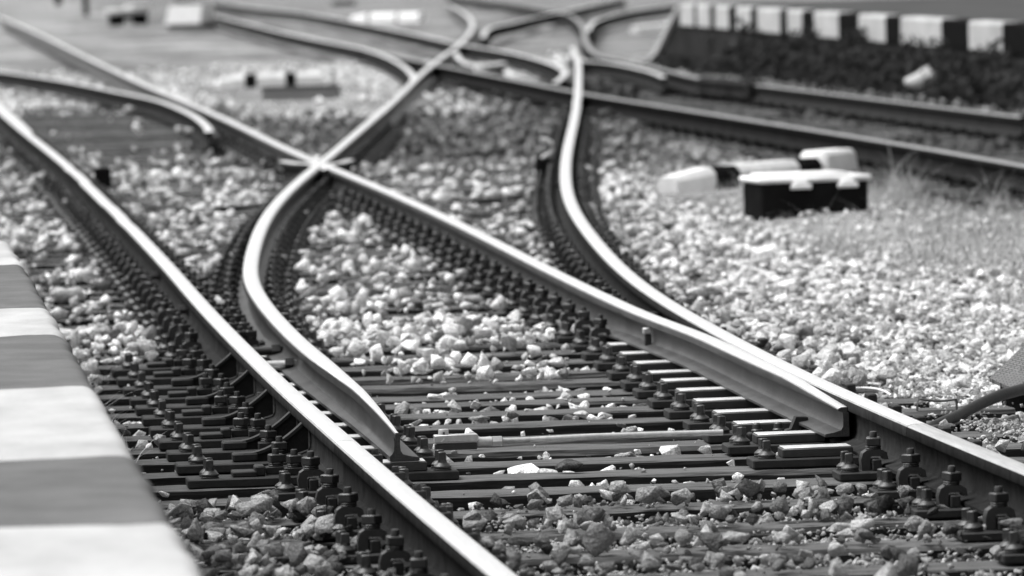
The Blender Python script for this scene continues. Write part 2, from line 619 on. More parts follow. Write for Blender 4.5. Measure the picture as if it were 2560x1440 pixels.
rail(PATH["C"], "far rail in front of the black and white platform edge, curling up behind it", zoff=.0012, top=M_TOP2)
rail(PATH["D"], "short blade pointing at the dark rail joint below the striped platform", zoff=-.0012)
rail(extend(PATH["E"], 37.5), "blurred grey rail sloping to the right edge above the striped marker beam", zoff=-.0018, top=M_TOP2, side=M_SIDE2)
rail(PATH["E2"], "grey rail of the far track bending down into the curved blade rail", zoff=-.0012)
rail(PATH["E1"], "upper grey rail of the far track ending in a bent wing near the rail knot", zoff=-.0020)
rail(PATH["H"], "blurred blade rail entering at the upper left edge, its tip beside the straight rail", zoff=.0012, name="switch_blade")
rail(PATH["I"], "short rail stub joining the braced straight rail at the picture's edge", zoff=-.0012)
rail(PATH["J"], "blurred arched rail above the rail knot, its near end hooked", zoff=.0016)
rail(PATH["K"], "blurred arched rail between the rail knot and the end of the striped platform", zoff=-.0026)

PX.update(W1=[(792, 420), (812, 411), (832, 406), (850, 404), (874, 397)], W2=[(822, 421), (800, 411), (775, 406), (745, 405), (710, 400)])
for k, lab in (("W1", "short wing rail flaring to the right of the rail crossing"), ("W2", "short wing rail flaring to the left of the rail crossing")):
    p = np.array([on_z(x, y)[:2] for x, y in PX[k]])
    rail(p, lab, zoff=-.004, name="wing_rail")
pw = rail(PATH["NN"], "short check rail with a white painted end below the far rails", zoff=.0022, name="check_rail")
mb = MB()
wa, wb = on_z(1196, 166), on_z(1255, 159)
wm = (wa + wb) / 2
mb.box((wm[0] - pw.location.x, wm[1] - pw.location.y, -.03), (np.hypot(*(wb - wa)[:2]), .10, .09), M_WHITE, math.atan2(wb[1] - wa[1], wb[0] - wa[0]), .01)
mb.build("painted_end", pw)

# ------------------------------------------------------------------ ground
xs = np.concatenate([[-400, -150, -60, -30, -18, -11], np.arange(-7, 14.01, .25), [16, 20, 28, 45, 80, 160, 420]])
ys = np.concatenate([[-60, -20, 0, 6], np.arange(9, 50, .25), np.arange(50, 150, 1.0), [155, 165, 180, 210, 260, 340, 500, 900, 1600]])


def ground_h(n, s):
    bed = smoothstep(.2, .7, n) * (1 - smoothstep(3.5 + .0 * s, 4.3, n - np.clip((s - 26) * .1, 0, 6)))
    near = 1 - smoothstep(26.5, 29, s)
    h = -.212 - .085 * bed * (.35 + .65 * near)
    h = h + .03 * smoothstep(4.2, 5.2, n) * (1 - smoothstep(60, 70, s))
    h = h - .02 * smoothstep(5.6, 6.2, n) * (1 - smoothstep(8.5, 9, n)) * smoothstep(36, 40, s)
    h = h + .012 * np.sin(n * 2.1 + s * .7) + .01 * np.sin(n * 5.3 - s * 1.9)
    return h


gx, gy = np.meshgrid(xs, ys)
gz = ground_h(gx, gy)
gz = np.where((gy > 150) | (gx < -10) | (gx > 20), -.21, gz)
nx, ny = len(xs), len(ys)
vs = np.stack([gx.ravel(), gy.ravel(), gz.ravel()], 1)
fs = [(j * nx + i, j * nx + i + 1, (j + 1) * nx + i + 1, (j + 1) * nx + i) for j in range(ny - 1) for i in range(nx - 1)]
me = bpy.data.meshes.new("ground")
me.from_pydata(vs.tolist(), [], fs)
me.materials.append(M_GROUND)
for p in me.polygons:
    p.use_smooth = True
ground = bpy.data.objects.new("ground", me)
COL.objects.link(ground)
tag(ground, "gravel and dirt bed of the rail yard", None, None, "structure")


# the yard's own tones: pale fine gravel and dust beyond the straight track, oil-dark ballast under the far track
def tone_zones():
    nt = M_GROUND.node_tree
    bs = nt.nodes["Principled BSDF"]
    col = bs.inputs["Base Color"].links[0].from_socket
    at = nt.nodes.new("ShaderNodeAttribute")
    at.attribute_name = "tone"
    mx = nt.nodes.new("ShaderNodeMix")
    mx.data_type = 'RGBA'
    mx.blend_type = 'MULTIPLY'
    mx.inputs[0].default_value = 1.0
    nt.links.new(col, mx.inputs[6])
    nt.links.new(at.outputs["Fac"], mx.inputs[7])
    nt.links.new(mx.outputs[2], bs.inputs["Base Color"])


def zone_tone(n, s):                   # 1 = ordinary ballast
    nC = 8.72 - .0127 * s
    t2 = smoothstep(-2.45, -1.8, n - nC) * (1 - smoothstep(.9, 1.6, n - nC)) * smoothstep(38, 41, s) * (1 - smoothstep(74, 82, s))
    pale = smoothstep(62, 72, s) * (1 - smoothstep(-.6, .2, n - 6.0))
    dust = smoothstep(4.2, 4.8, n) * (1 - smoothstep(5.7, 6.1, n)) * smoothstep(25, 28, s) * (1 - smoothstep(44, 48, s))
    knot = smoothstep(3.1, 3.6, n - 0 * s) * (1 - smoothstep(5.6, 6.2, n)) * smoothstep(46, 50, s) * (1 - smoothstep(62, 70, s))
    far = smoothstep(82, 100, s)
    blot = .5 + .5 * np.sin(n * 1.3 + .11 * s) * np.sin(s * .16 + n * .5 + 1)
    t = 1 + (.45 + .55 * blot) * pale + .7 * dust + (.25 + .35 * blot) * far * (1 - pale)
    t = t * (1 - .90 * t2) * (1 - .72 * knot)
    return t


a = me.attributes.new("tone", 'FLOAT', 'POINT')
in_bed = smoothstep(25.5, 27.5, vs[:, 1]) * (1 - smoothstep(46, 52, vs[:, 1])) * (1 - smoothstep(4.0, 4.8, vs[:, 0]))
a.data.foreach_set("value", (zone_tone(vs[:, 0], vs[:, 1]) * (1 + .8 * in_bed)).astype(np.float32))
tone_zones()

# ------------------------------------------------------------------ sleepers
def sleeper_mesh(seed, length, width=.235):
    r = random.Random(seed)
    mb = MB()
    nseg = 30
    prof = [(-.5, -.15), (-.5, -.012), (-.490, -.003), (-.46, -.0), (-.2, .001), (.1, .0), (.46, -.0), (.490, -.003), (.5, -.012), (.5, -.15)]
    ph = [r.uniform(0, 6) for _ in range(8)]
    vs = []
    for i in range(nseg + 1):
        x = -length / 2 + length * i / nseg
        e = .004 * math.sin(x * 3 + ph[0]) + .003 * math.sin(x * 7 + ph[1])
        for k, (y, z) in enumerate(prof):
            jy = e * (1 if y < 0 else -.6) + r.uniform(-.0022, .0022)
            jz = r.uniform(-.0018, .0018) + .003 * math.sin(x * 2.3 + ph[2])
            if k in (1, 2) and math.sin(x * 1.7 + ph[3]) > .82:
                jz -= .014 * (math.sin(x * 1.7 + ph[3]) - .82) / .18
            vs.append((x, y * width + jy, min(z + (jz if -.149 < z else 0), .004)))
    n = len(prof)
    fs = []
    for i in range(nseg):
        for k in range(n):
            l = (k + 1) % n
            fs.append((i * n + k, (i + 1) * n + k, (i + 1) * n + l, i * n + l))
    fs.append(tuple(range(n)))
    fs.append(tuple(nseg * n + k for k in range(n - 1, -1, -1)))
    mb.add(vs, fs, M_WOOD)
    k_tar_shade = mb.mi(M_TAR_SHADE)
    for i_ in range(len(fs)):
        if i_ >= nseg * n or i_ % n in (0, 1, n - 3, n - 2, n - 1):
            mb.m[i_] = k_tar_shade
    o = mb.build("timber_sleeper")
    me = o.data
    bpy.data.objects.remove(o)
    return me


SLM = [sleeper_mesh(i, 1.0) for i in range(6)]
# unit-length meshes are stretched along x to each sleeper's length
for m in SLM:
    m.transform(Matrix.Identity(4))
for i, s in enumerate(SLEEP_S):
    left = .80 + RNG.uniform(-.05, .05)
    right = max(nat("B", s), nat("G", s)) + .50 + RNG.uniform(-.04, .05)
    if abs(s - 24.10) < .01:
        right = 3.70
    if s > 47:
        right = 3.45 + RNG.uniform(-.05, .05)
    o = bpy.data.objects.new("timber_sleeper", SLM[i % 6])
    COL.objects.link(o)
    o.location = ((left + right) / 2, s, ZS - .004)
    o.scale = (right - left, 1.0, 1)
    o.rotation_euler = (RNG.uniform(-.006, .006), 0, RNG.uniform(-.006, .006) - (.02 * max(0, s - 27) / 15 if s < 47 else 0))
    if i < 26:
        lab = f"dark timber sleeper, {ORD[i]} up from the bottom edge between the two main rails"
    else:
        lab = "blurred dark sleeper half buried in ballast beyond the switch"
    tag(o, lab, "sleeper", "sleepers of the main track")
# the far track's own sleepers, square to it
for i, s in enumerate(np.arange(40.5, 74, .62)):
    nC = 8.72 - .0127 * s
    o = bpy.data.objects.new("timber_sleeper", SLM[i % 6])
    COL.objects.link(o)
    o.location = (nC - .75, s, ZS - .004)
    o.scale = (2.5, 1, 1)
    o.rotation_euler = (0, 0, .0127 + RNG.uniform(-.01, .01))
    tag(o, "blurred dark sleeper of the far track before the striped platform", "sleeper", "sleepers of the far track")


# ------------------------------------------------------------------ rail chairs
def lag_bm(mb, c=(0, 0, 0)):
    mb.lathe([(.026, 0), (.0265, .004), (.024, .006), (.0265, .008), (.026, .012), (.022, .016), (.014, .022), (.0125, .030)], M_IRON, c, 16)
    mb.box((c[0], c[1], c[2] + .040), (.023, .023, .026), M_IRON, .2, .0022, .93)


def bolt_bm(mb, c=(0, 0, 0), rot=.2):
    mb.lathe([(.021, 0), (.0225, .003), (.020, .0055), (.0225, .008), (.021, .011)], M_IRON, c, 16)
    mb.box((c[0], c[1], c[2] + .023), (.040, .040, .024), M_IRON, rot, .003)
    mb.lathe([(.0105, .034), (.0105, .048), (.009, .051)], M_IRON, c, 12)


def seat(name, fn, root, loc=(0, 0, 0), rz=0.0, smooth=True):
    mb = MB()
    fn(mb)
    o = mb.build(name, root, smooth, 35)
    o.location = loc
    o.rotation_euler = (0, 0, rz)
    return o


def clip_bm(mb):                        # staple-shaped clip, seen from the end of the rail: inner leg on the rail foot, outer leg on the plate
    poly = [(.052, .030), (.066, .030), (.070, .040), (.100, .040), (.104, .034), (.104, .0), (.128, .0), (.130, .030), (.124, .050), (.112, .058), (.070, .058), (.056, .050)]
    mb.prism(poly, -.026, .026, M_IRON)


def make_chair():
    root = empty("rail_chair")
    def plate(mb):
        mb.box((0, 0, .012), (.40, .155, .024), M_PLATE, 0, .004)
        for sx in (-1, 1):
            mb.box((sx * .087, 0, .0235 + .0165), (.026, .085, .033), M_PLATE, 0, .003)
    seat("base_plate", plate, root)
    for sx in (-1, 1):
        seat("clip", clip_bm, root, (0, 0, .024), 0 if sx > 0 else math.pi)
        seat("clip_bolt", lambda mb: bolt_bm(mb), root, (sx * .091, 0, .082), .3 * sx)
        for sy in (-1, 1):
            seat("lag_screw", lambda mb: lag_bm(mb), root, (sx * .165, sy * .045, .024), .3 * sy)
    return root


def brace_bm(mb):                       # curved gusset that props the rail from outside; the rail is at x = 0, the brace on its -x side
    top = []
    for k in range(13):
        a = k / 12
        top.append((-.185 + .169 * a, .026 + .088 * (a ** 1.75) + .012 * a))
    poly = [(-.185, .0), (-.062, .0), (-.062, .016), (-.016, .03)] + list(reversed(top))
    mb.prism(poly, -.011, .011, M_PLATE)
    strip = top + [(x + .005, z - .007) for x, z in reversed(top)]       # flange along the curved edge
    for y0, y1 in ((-.028, -.0112), (.0112, .028)):
        mb.prism(list(reversed(strip)), y0, y1, M_PLATE)
    mb.box((-.205, 0, .013), (.075, .080, .026), M_PLATE, 0, .005)


def make_slide(sgn, braced):                    # sgn = +1: slide plate on the +x side, outer end on the -x side
    root = empty("slide_chair")
    def slab(mb):
        mb.box((sgn * -.02, 0, .0135), (.78, .165, .027), M_PLATE, 0, .004) if sgn > 0 else mb.box((-.0725, 0, .0135), (.595, .165, .027), M_PLATE, 0, .004)
    seat("base_plate", slab, root)
    def slide(mb):
        mb.box((sgn * .178, 0, .027 + .0135), (.205, .12, .027), M_IRON, 0, .003)
    sp = seat("slide_plate", slide, root)
    def face(mb):
        mb.box((sgn * .178, 0, .0555), (.196, .112, .0024), M_SLIDE, 0, .0008)
    seat("slide_face", face, sp)
    if braced:
        seat("brace", brace_bm, root, (0, 0, .027), 0 if sgn > 0 else math.pi)
        spots = ((-.105, -.055),)
    else:
        spots = ((-.100, -.030), (-.150, .035))
    for bx_, by_ in spots:
        seat("clip_bolt", lambda mb: bolt_bm(mb), root, (sgn * bx_, by_, .050))
        seat("bolt_seat", lambda mb: mb.box((0, 0, .0115), (.085, .05, .023), M_PLATE, 0, .003), root, (sgn * (bx_ + .012), by_, .027))
    if not braced:
        seat("step_block", lambda mb: (mb.box((0, 0, .008), (.07, .11, .016), M_PLATE, 0, .003), mb.box((.045, 0, .015), (.03, .09, .03), M_PLATE, 0, .004)), root, (sgn * -.245, 0, .027))
    for sx in ((-.345, .325) if sgn > 0 else (-.18, .325)):
        for sy in (-1, 1):
            seat("lag_screw", lambda mb: lag_bm(mb), root, (sgn * sx, sy * .046, .027), .25 * sy)
    return root


proto_chair = make_chair()
proto_l = make_slide(1, True)
proto_n = make_slide(1, False)
proto_r = make_slide(-1, False)
bpy.context.view_layer.update()
for p in (proto_chair, proto_l, proto_n, proto_r):
    remember(p)

used = set()
NEAR_RAIL = "the near rail"
BRACED = (22.42, 22.95, 24.10, 25.20, 26.27)
RIGHT_RAIL = "the right rail"


def place(proto, n, s, rz, label, group):
    if proto.name not in used:
        used.add(proto.name)
        o = proto
    else:
        o = copy_tree(proto)
    o.location = (n, s, ZS)
    o.rotation_euler = (0, 0, rz)
    tag(o, label, "rail chair", group)
    return o


def heading(key, s):
    return -math.atan2(nat(key, s + .5) - nat(key, s - .5), 1.0)


ca = cb = 0
for i, s in enumerate(SLEEP_S):
    if s > 58:
        break
    sw = 21.5 < s < 27.6
    nA, nB = nat("A", s) if s > 16.6 else PATH["A"][0, 0], nat("B", s) if s > 19.3 else PATH["B"][0, 0]
    if sw:
        if min(abs(s - q) for q in BRACED) < .01:
            place(proto_l, nA, s, 0, f"slide chair with curved brace, {ORD[ca]} fastening from the bottom along {NEAR_RAIL}", "fastenings along the near rail")
        else:
            place(proto_n, nA, s, 0, f"slide chair with stacked nuts, {ORD[ca]} fastening from the bottom along {NEAR_RAIL}", "fastenings along the near rail")
        place(proto_r, nB, s, 0, f"slide chair under the closed blade, {ORD[cb]} fastening up along the right rail", "fastenings along the right rail")
        ca += 1; cb += 1
        continue
    if s < 30:
        place(proto_chair, nA, s, heading("A", max(s, 17.5)), f"bolted rail chair, {ORD[ca]} fastening from the bottom along {NEAR_RAIL}", "fastenings along the near rail")
        place(proto_chair, nB, s, heading("B", max(s, 20)), f"bolted rail chair, {ORD[cb]} fastening from the bottom along {RIGHT_RAIL}", "fastenings along the right rail")
        ca += 1; cb += 1
    else:
        place(proto_chair, nA, s, heading("A", s), "blurred dark rail chair under the braced straight rail beyond the switch", "blurred fastenings of the straight rail")
        place(proto_chair, nB, s, heading("B", s), "blurred dark rail chair under the S-shaped rail beyond the switch", "blurred fastenings of the S-shaped rail")
    if s > 27.6:
        gF, gG = nat("F", s), nat("G", s)
        place(proto_chair, gF, s, heading("F", s), "blurred dark rail chair along the curved blade rail", "blurred fastenings of the curved blade rail")
        if abs(gF - gG) > .34:
            place(proto_chair, gG, s, 0, "blurred dark rail chair along the straight blade rail", "blurred fastenings of the straight blade rail")

# far track: one plain mesh per fastening, too small to show its parts
mb = MB()
mb.box((0, 0, .012), (.36, .15, .024), M_PLATE)
for sx in (-1, 1):
    mb.box((sx * .09, 0, .04), (.055, .05, .045), M_BLACK, 0, .006)
    mb.box((sx * .09, 0, .075), (.032, .032, .03), M_BLACK, 0, .006)
    mb.box((sx * .155, 0, .035), (.03, .09, .03), M_BLACK, 0, .006)
far = mb.build("rail_chair")
far_me = far.data
bpy.data.objects.remove(far)
for s in np.arange(40.5, 74, .62):
    nC = 8.72 - .0127 * s
    for key, nm in (("C", "far rail before the striped platform"), ("E", "blurred grey rail above the marker beam")):
        o = bpy.data.objects.new("rail_chair", far_me)
        COL.objects.link(o)
        o.location = (nat(key, s), s, ZS - .012)
        o.scale = (1, 1, .62)
        tag(o, f"small blurred chair under the {nm}", "rail chair", f"chairs under the {nm}")

# ------------------------------------------------------------------ switch gear
def part(name, root, fn, smooth=True, angle=35):
    mb = MB()
    fn(mb)
    return mb.build(name, root, smooth, angle)


rod_s = float(on_z(1210, 1108, -.135)[1])
ra = on_s(1085, 1100, rod_s); rb = on_s(1725, 1084, rod_s)
rod = tag(empty("stretcher_rod", (float(ra[0]), rod_s, float(ra[2]))), "grey threaded steel rod with block and nut, lying between sleepers at the blade tips", "rod")
Lr = float(rb[0] - ra[0])
kx = Lr / 640.0                          # metres along the rod per picture pixel read off
dz = float(rb[2] - ra[2])
zat = lambda x: dz * x / Lr
part("clevis_block", rod, lambda mb: (mb.box((54 * kx, 0, .004), (108 * kx, .05, .022), M_STEEL, 0, .002), mb.box((54 * kx, 0, -.021), (104 * kx, .046, .020), M_IRON, 0, .002)))
part("pin", rod, lambda mb: (mb.lathe([(.015, .010), (.0155, .013), (.0155, .029), (.014, .0315)], M_STEEL, (24 * kx, 0, 0), 18), mb.box((24 * kx, -.0152, .020), (.006, .002, .007), M_IRON)))
part("split_pin", rod, lambda mb: mb.box((20 * kx, -.0265, .000), (.014, .003, .004), M_SLIDE, 0, 0, 1, -.75))


def cyl_x(mb, x0, x1, r, m, n=18, z0=0.0, z1=0.0):
    mb.tube([(x0, 0, z0), (x0 + (x1 - x0) * .5, 0, (z0 + z1) / 2), (x1, 0, z1)], r, m, n)


part("coupling", rod, lambda mb: cyl_x(mb, 109 * kx, 144 * kx, .0145, M_STEEL, 20, -.010, -.010))
part("nut", rod, lambda mb: cyl_x(mb, 145 * kx, 169 * kx, .0165, M_STEEL, 6, -.010, -.010))


def thread(mb):
    path, rr = [], []
    for k in range(60):
        path.append((170 * kx + 70 * kx * k / 59, 0, -.010))
        rr.append(.0098 if k % 2 else .0078)
    mb.tube(path, rr, M_STEEL, 14)


part("screw_thread", rod, thread, False)
part("bar", rod, lambda mb: mb.tube([(239 * kx, 0, -.010), (400 * kx, 0, -.006), (Lr + .1, 0, dz)], .0092, M_STEEL, 16))

# low bars that tie the open blade to the stock rail
for y0, lab in ((27.25, "short dark tie bar between the near rail and the curved open blade"), (26.35, "short grey tie bar nearer the tip of the open blade")):
    t = tag(empty("tie_bar", (0, y0, 0)), lab, "tie bar")
    part("bar", t, lambda mb: mb.tube([(nat("A", y0) + .01, 0, -.085), (nat("F", y0) - .01, 0, -.083)], .016, M_IRON if y0 > 27 else M_STEEL, 12))
    part("lock_nut", t, lambda mb: mb.tube([(nat("F", y0) - .05, 0, -.083), (nat("F", y0) - .02, 0, -.083)], .026, M_IRON, 6))

# spacer between closed blade and stock rail, stop stud on the blade
sp = tag(empty("spacer_block", ((nat("B", 28.4) + nat("G", 28.4)) / 2, 28.4, -.075)), "small iron spacer block wedged where the closed blade leaves the stock rail", "spacer")
part("block", sp, lambda mb: mb.box((0, 0, 0), (max(.03, nat("B", 28.4) - nat("G", 28.4) - .02), .10, .05), M_PLATE, 0, .006))
part("bolt_head", sp, lambda mb: mb.box((0, -.055, .004), (.026, .02, .026), M_IRON, 0, .003))
st_s = 27.05
st = part("stop_stud", bladeG, lambda mb: (mb.box((0, 0, .012), (.030, .040, .022), M_STEEL, 0, .003), mb.box((.002, 0, -.025), (.024, .034, .052), M_IRON, 0, .004)))
st.location = (nat("G", st_s) - .034 - bladeG.location.x, st_s - bladeG.location.y, -.058)
# clamp at the closed tip
cl_s = 22.75
cl = tag(empty("blade_clamp", (nat("G", cl_s) - .075, cl_s, -.14)), "small iron clamp with bolts gripping the foot of the closed blade near its tip", "clamp")
part("jaw", cl, lambda mb: mb.prism([(-.03, 0), (.012, 0), (.016, .030), (.040, .040), (.040, .052), (.004, .054), (-.012, .018), (-.03, .014)], -.028, .028, M_PLATE))
for bx in (-.05, -.115):
    o = part("clamp_bolt", cl, lambda mb: mb.lathe([(.017, 0), (.018, .008), (.014, .012), (.013, .026), (.009, .030)], M_IRON, (bx, -.02, .01), 12))
part("clamp_plate", cl, lambda mb: mb.box((-.06, 0, .004), (.16, .06, .012), M_PLATE, 0, .003))

# bolts through the near rail's web
for k, s in enumerate((24.4, 25.5, 30.3, 33.4)):
    t = tag(empty("web_bolt", (nat("A", s) - .008, s, -.075)), ("stout bolt through the web of the near rail, " + ("closest to the open blade tip", "between two curved braces", "beside the rail chairs past the braces", "farthest along the rail")[k]), "bolt", "bolts through the near rail")
    part("bolt_head", t, lambda mb: mb.tube([(-.040, 0, 0), (-.001, 0, 0)], [.020, .022], M_IRON, 6))
    part("washer", t, lambda mb: mb.tube([(-.008, 0, 0), (.0, 0, 0)], .029, M_IRON, 16))

# ------------------------------------------------------------------ striped platform on the near side
ZP = .35


def platform_near():
    root = tag(empty("platform", (.57, 12, -.3)), "low concrete platform with broad white and grey painted edge stones, blurred in front", "platform")
    edges = [(3.0, 12.3, M_GREY), (12.3, 13.95, M_WHITE2), (13.95, 15.76, M_GREY), (15.76, 18.26, M_WHITE2), (18.26, 20.68, M_GREY), (20.68, 22.21, M_WHITE2), (22.21, 25.25, M_GREY), (25.25, 27.3, M_WHITE2), (27.3, 33.5, M_GREY)]
    edges = [(a_, b_, m_, .588 if b_ < 27.5 else .55) for a_, b_, m_ in edges]
    for i, (s0, s1, m, e) in enumerate(edges):
        e1 = e if i != 7 else e - .006
        mb = MB()
        r = .035
        prof = [(-.75, -.14)] + [(x_, 0) for x_ in np.linspace(-.75, -.06, 16)] + [(-r + r * math.sin(a), -r + r * math.cos(a)) for a in np.linspace(0, math.pi / 2, 7)] + [(0, -.14)]
        n = len(prof)
        vs = []
        rows = np.linspace(s0 + .002, s1 - .002, 14)
        for q_, s in enumerate(rows):
            ed = e + (e1 - e) * q_ / 13
            dz_ = (0 if i != 8 else -.03) - (.006 if q_ in (0, 13) else 0)
            for x, z in prof:
                chip = .004 * math.sin(s * 9.7 + x * 3) + .003 * math.sin(s * 23.0) if x > -.05 else 0
                vs.append((ed + x - .57 + chip, s - 12 + (.012 * math.sin(x * 31 + i) + .006 * math.sin(x * 83 + 2 * i) if q_ in (0, 13) and z > -.1 else 0), ZP + .3 + z + dz_ + .0016 * math.sin(x * 17 + s * 5)))
        L_ = len(rows)
        fs = [list(range(n)), [(L_ - 1) * n + k for k in range(n - 1, -1, -1)]] + [[q_ * n + k, (q_ + 1) * n + k, (q_ + 1) * n + (k + 1) % n, q_ * n + (k + 1) % n] for q_ in range(L_ - 1) for k in range(n)]
        mb.add(vs, fs, m)
        o = mb.build("edge_stone", root, True, 40)
        o["label"] = "white painted edge stone" if m is M_WHITE2 else "grey painted edge stone"
    mb = MB()
    mb.box((-.45, 6, .22), (.84, 18.0, .56), M_CONC)
    mb.build("side_wall", root)
    mb = MB()
    mb.box((-5.5, 6, .30), (9.55, 60.0, .66), M_CONC)
    mb.build("paving", root)


platform_near()

# ------------------------------------------------------------------ platform with black and white edge, far right
WK, W0 = -.0127, 10.03                  # the wall's line: n = W0 + WK * s


def on_wall(x, y):
    d = ray(x, y)
    t = W0 / (d[0] - WK * d[1])
    return d * t + CAM


def platform_far():
    z1, zb = .52, .285
    o_s = 60.0
    root = tag(empty("platform", (W0 + WK * o_s, o_s, -.2)), "far platform with a black and white painted edge above a weedy dark wall", "platform")
    loc = np.array([W0 + WK * o_s, o_s, -.2])
    px = [1700, 1735, 1743, 1775, 1788, 1822, 1841, 1877, 1893, 1950, 1968, 2005, 2035, 2096, 2146, 2213, 2251, 2353, 2421, 2505, 2600, 2700, 2790, 2900]
    ss = [float(on_wall(x, 60)[1]) for x in px]
    mb = MB()
    t = .16
    for i in range(len(ss) - 1):
        m = M_WHITE2 if i % 2 == 0 else M_BLACK
        a, b = ss[i + 1], ss[i]
        q = []
        for s in (a, b):
            n = W0 + WK * s
            q += [(n, s, zb), (n, s, z1 - .02), (n + .02, s, z1), (n + t, s, z1), (n + t, s, zb)]
        mb.add(np.array(q) - loc, [[0, 5, 6, 1], [1, 6, 7, 2], [2, 7, 8, 3], [0, 1, 2, 3, 4], [9, 8, 7, 6, 5], [3, 8, 9, 4], [4, 9, 5, 0]], m)
    o = mb.build("striped_edge", root)
    s_end, s_near = ss[0], ss[-1] - 6
    mb = MB()
    q = []
    for s in (s_near, s_end):
        n = W0 + WK * s
        q += [(n + .025, s, -.4), (n + .025, s, zb - .002), (n + .3, s, zb - .002), (n + .3, s, -.4)]
    mb.add(np.array(q) - loc, [[0, 4, 5, 1], [1, 5, 6, 2], [0, 1, 2, 3], [7, 6, 5, 4], [2, 6, 7, 3], [3, 7, 4, 0]], M_DCONC)
    mb.build("wall", root)
    mb = MB()
    q = []
    for s in (s_near - 30, s_end):
        n = W0 + WK * s
        q += [(n + t + .003, s, -.4), (n + t + .003, s, z1 - .015), (n + 30, s, z1 - .015), (n + 30, s, -.4)]
    mb.add(np.array(q) - loc, [[0, 4, 5, 1], [1, 5, 6, 2], [0, 1, 2, 3], [7, 6, 5, 4], [2, 6, 7, 3], [3, 7, 4, 0]], M_ASPH)
    mb.build("paving", root)
    # sloping end with a white coping
    mb = MB()
    q = []
    for dn in (.03, 4.0):
        for s, z in ((s_end + .003, -.4), (s_end + .003, z1 - .03), (s_end + 2.4, -.12), (s_end + 2.4, -.4)):
            q.append((W0 + WK * s + dn, s, z))
    mb.add(np.array(q) - loc, [[0, 1, 2, 3], [7, 6, 5, 4], [0, 4, 5, 1], [1, 5, 6, 2], [2, 6, 7, 3], [3, 7, 4, 0]], M_DCONC)
    mb.build("ramp", root)
    mb = MB()
    q = []
    for dn in (-.02, .26):
        for s, z in ((s_end + .003, z1 - .06), (s_end + .003, z1 + .004), (s_end + 2.5, -.06), (s_end + 2.5, -.16), (s_end + 4.4, -.16), (s_end + 4.4, -.20)):
            q.append((W0 + WK * s + dn - (.25 if s > s_end + 3 else 0), s, z))
    mb.add(np.array(q) - loc, [[0, 1, 2, 3], [7, 8, 9, 6], [0, 6, 7, 1], [1, 7, 8, 2], [3, 2, 4, 5], [2, 8, 10, 4], [3, 9, 6, 0], [5, 4, 10, 11], [9, 3, 5, 11]], M_WHITE2)
    mb.build("ramp_coping", root)


platform_far()


# ------------------------------------------------------------------ marker beams, boxes and other yard things
def marker_beam(name, p0, p1, segs, label, th=.13, depth=.14, roof=True):
    """A painted beam lying from p0 to p1 (ground points); segs = [(end fraction, material)]."""
    p0, p1 = np.array(p0), np.array(p1)
    L = float(np.hypot(*(p1 - p0)[:2]))
    root = tag(empty(name, tuple(map(float, p0)), math.atan2(p1[1] - p0[1], p1[0] - p0[0])), label, "marker beam", "striped marker beams")
    mb = MB()
    a = 0.0
    prof = [(-depth / 2, 0), (depth / 2, 0), (depth / 2, th * .72), (depth * .30, th), (-depth * .30, th), (-depth / 2, th * .72)]
    for k, (b, m) in enumerate(segs):
        n = len(prof)
        sc = []
        for x in (a * L, b * L):
            f = .80 if (k == 0 and x == 0) else 1.0
            sc += [(x, y * f, z * (f if z > .01 else 1) * (.9 if f < 1 else 1)) for y, z in prof]
        mb.add(sc, [list(range(n)), list(range(2 * n - 1, n - 1, -1))] + [[i, n + i, n + (i + 1) % n, (i + 1) % n] for i in range(n)], m)
        a = b
    mb.build("beam", root)
    return root, L


zg = -.185
p0, p1 = on_z(1668, 484, zg), on_z(2112, 442, zg)
m1, L1 = marker_beam("marker_beam", p0, p1, [(.20, M_WHITE), (.335, M_BLACK), (.67, M_WHITE), (.80, M_BLACK)], "white and black painted beam lying behind the black box on the gravel", .135, .17)
part("end_cap", m1, lambda mb: mb.box((L1 * .905, 0, .095), (L1 * .20, .21, .16), M_WHITE, 0, .025, .9))
p0, p1 = on_z(548, 222, zg), on_z(805, 214, zg)
m2, L2 = marker_beam("marker_beam", p0, p1, [(.245, M_WHITE), (.36, M_BLACK), (.64, M_WHITE), (.745, M_BLACK), (1.0, M_WHITE)], "white and black painted beam lying behind the low grey trough", .145, .16)
p0, p1 = on_z(884, 57, zg), on_z(1056, 55, zg)
m3, L3 = marker_beam("marker_beam", p0, p1, [(.24, M_WHITE), (.29, M_GREY), (.66, M_WHITE), (.70, M_GREY), (1.0, M_WHITE)], "far white segmented beam above the upper grey rail", .16, .16)
p0, p1 = on_z(1586, 83, zg), on_z(1700, 77, zg)
m4, L4 = marker_beam("marker_beam", p0, p1, [(1.0, M_WHITE)], "plain white beam half hidden by the ramp end of the far platform", .14, .16)

# black box with a white lid
c0, c1 = on_z(1903, 548, -.2), on_z(2174, 538, -.2)
bx = tag(empty("relay_box", tuple(map(float, c0)), math.atan2(c1[1] - c0[1], c1[0] - c0[0])), "black box with a white latched lid on the gravel in front of the striped beam", "box")
Wb = float(np.hypot(*(c1 - c0)[:2]))
part("body", bx, lambda mb: mb.box((Wb / 2, .22, .065), (Wb * .985, .44, .25), M_BLACK, 0, .012, 1.0))
part("lid", bx, lambda mb: (mb.box((Wb / 2, .22, .2055), (Wb * 1.05, .48, .030), M_WHITE, 0, .011), mb.box((Wb * .46, .25, .229), (Wb * .78, .34, .014), M_WHITE, 0, .006)), True, 50)
for fx in (.36, .79):
    lt = part("latch", bx, lambda mb: (mb.box((Wb * fx, -.030, .186), (.085, .030, .030), M_WHITE, 0, .009), mb.tube([(Wb * fx - .055, -.04, .168), (Wb * fx + .055, -.04, .168)], .013, M_WHITE, 10)))

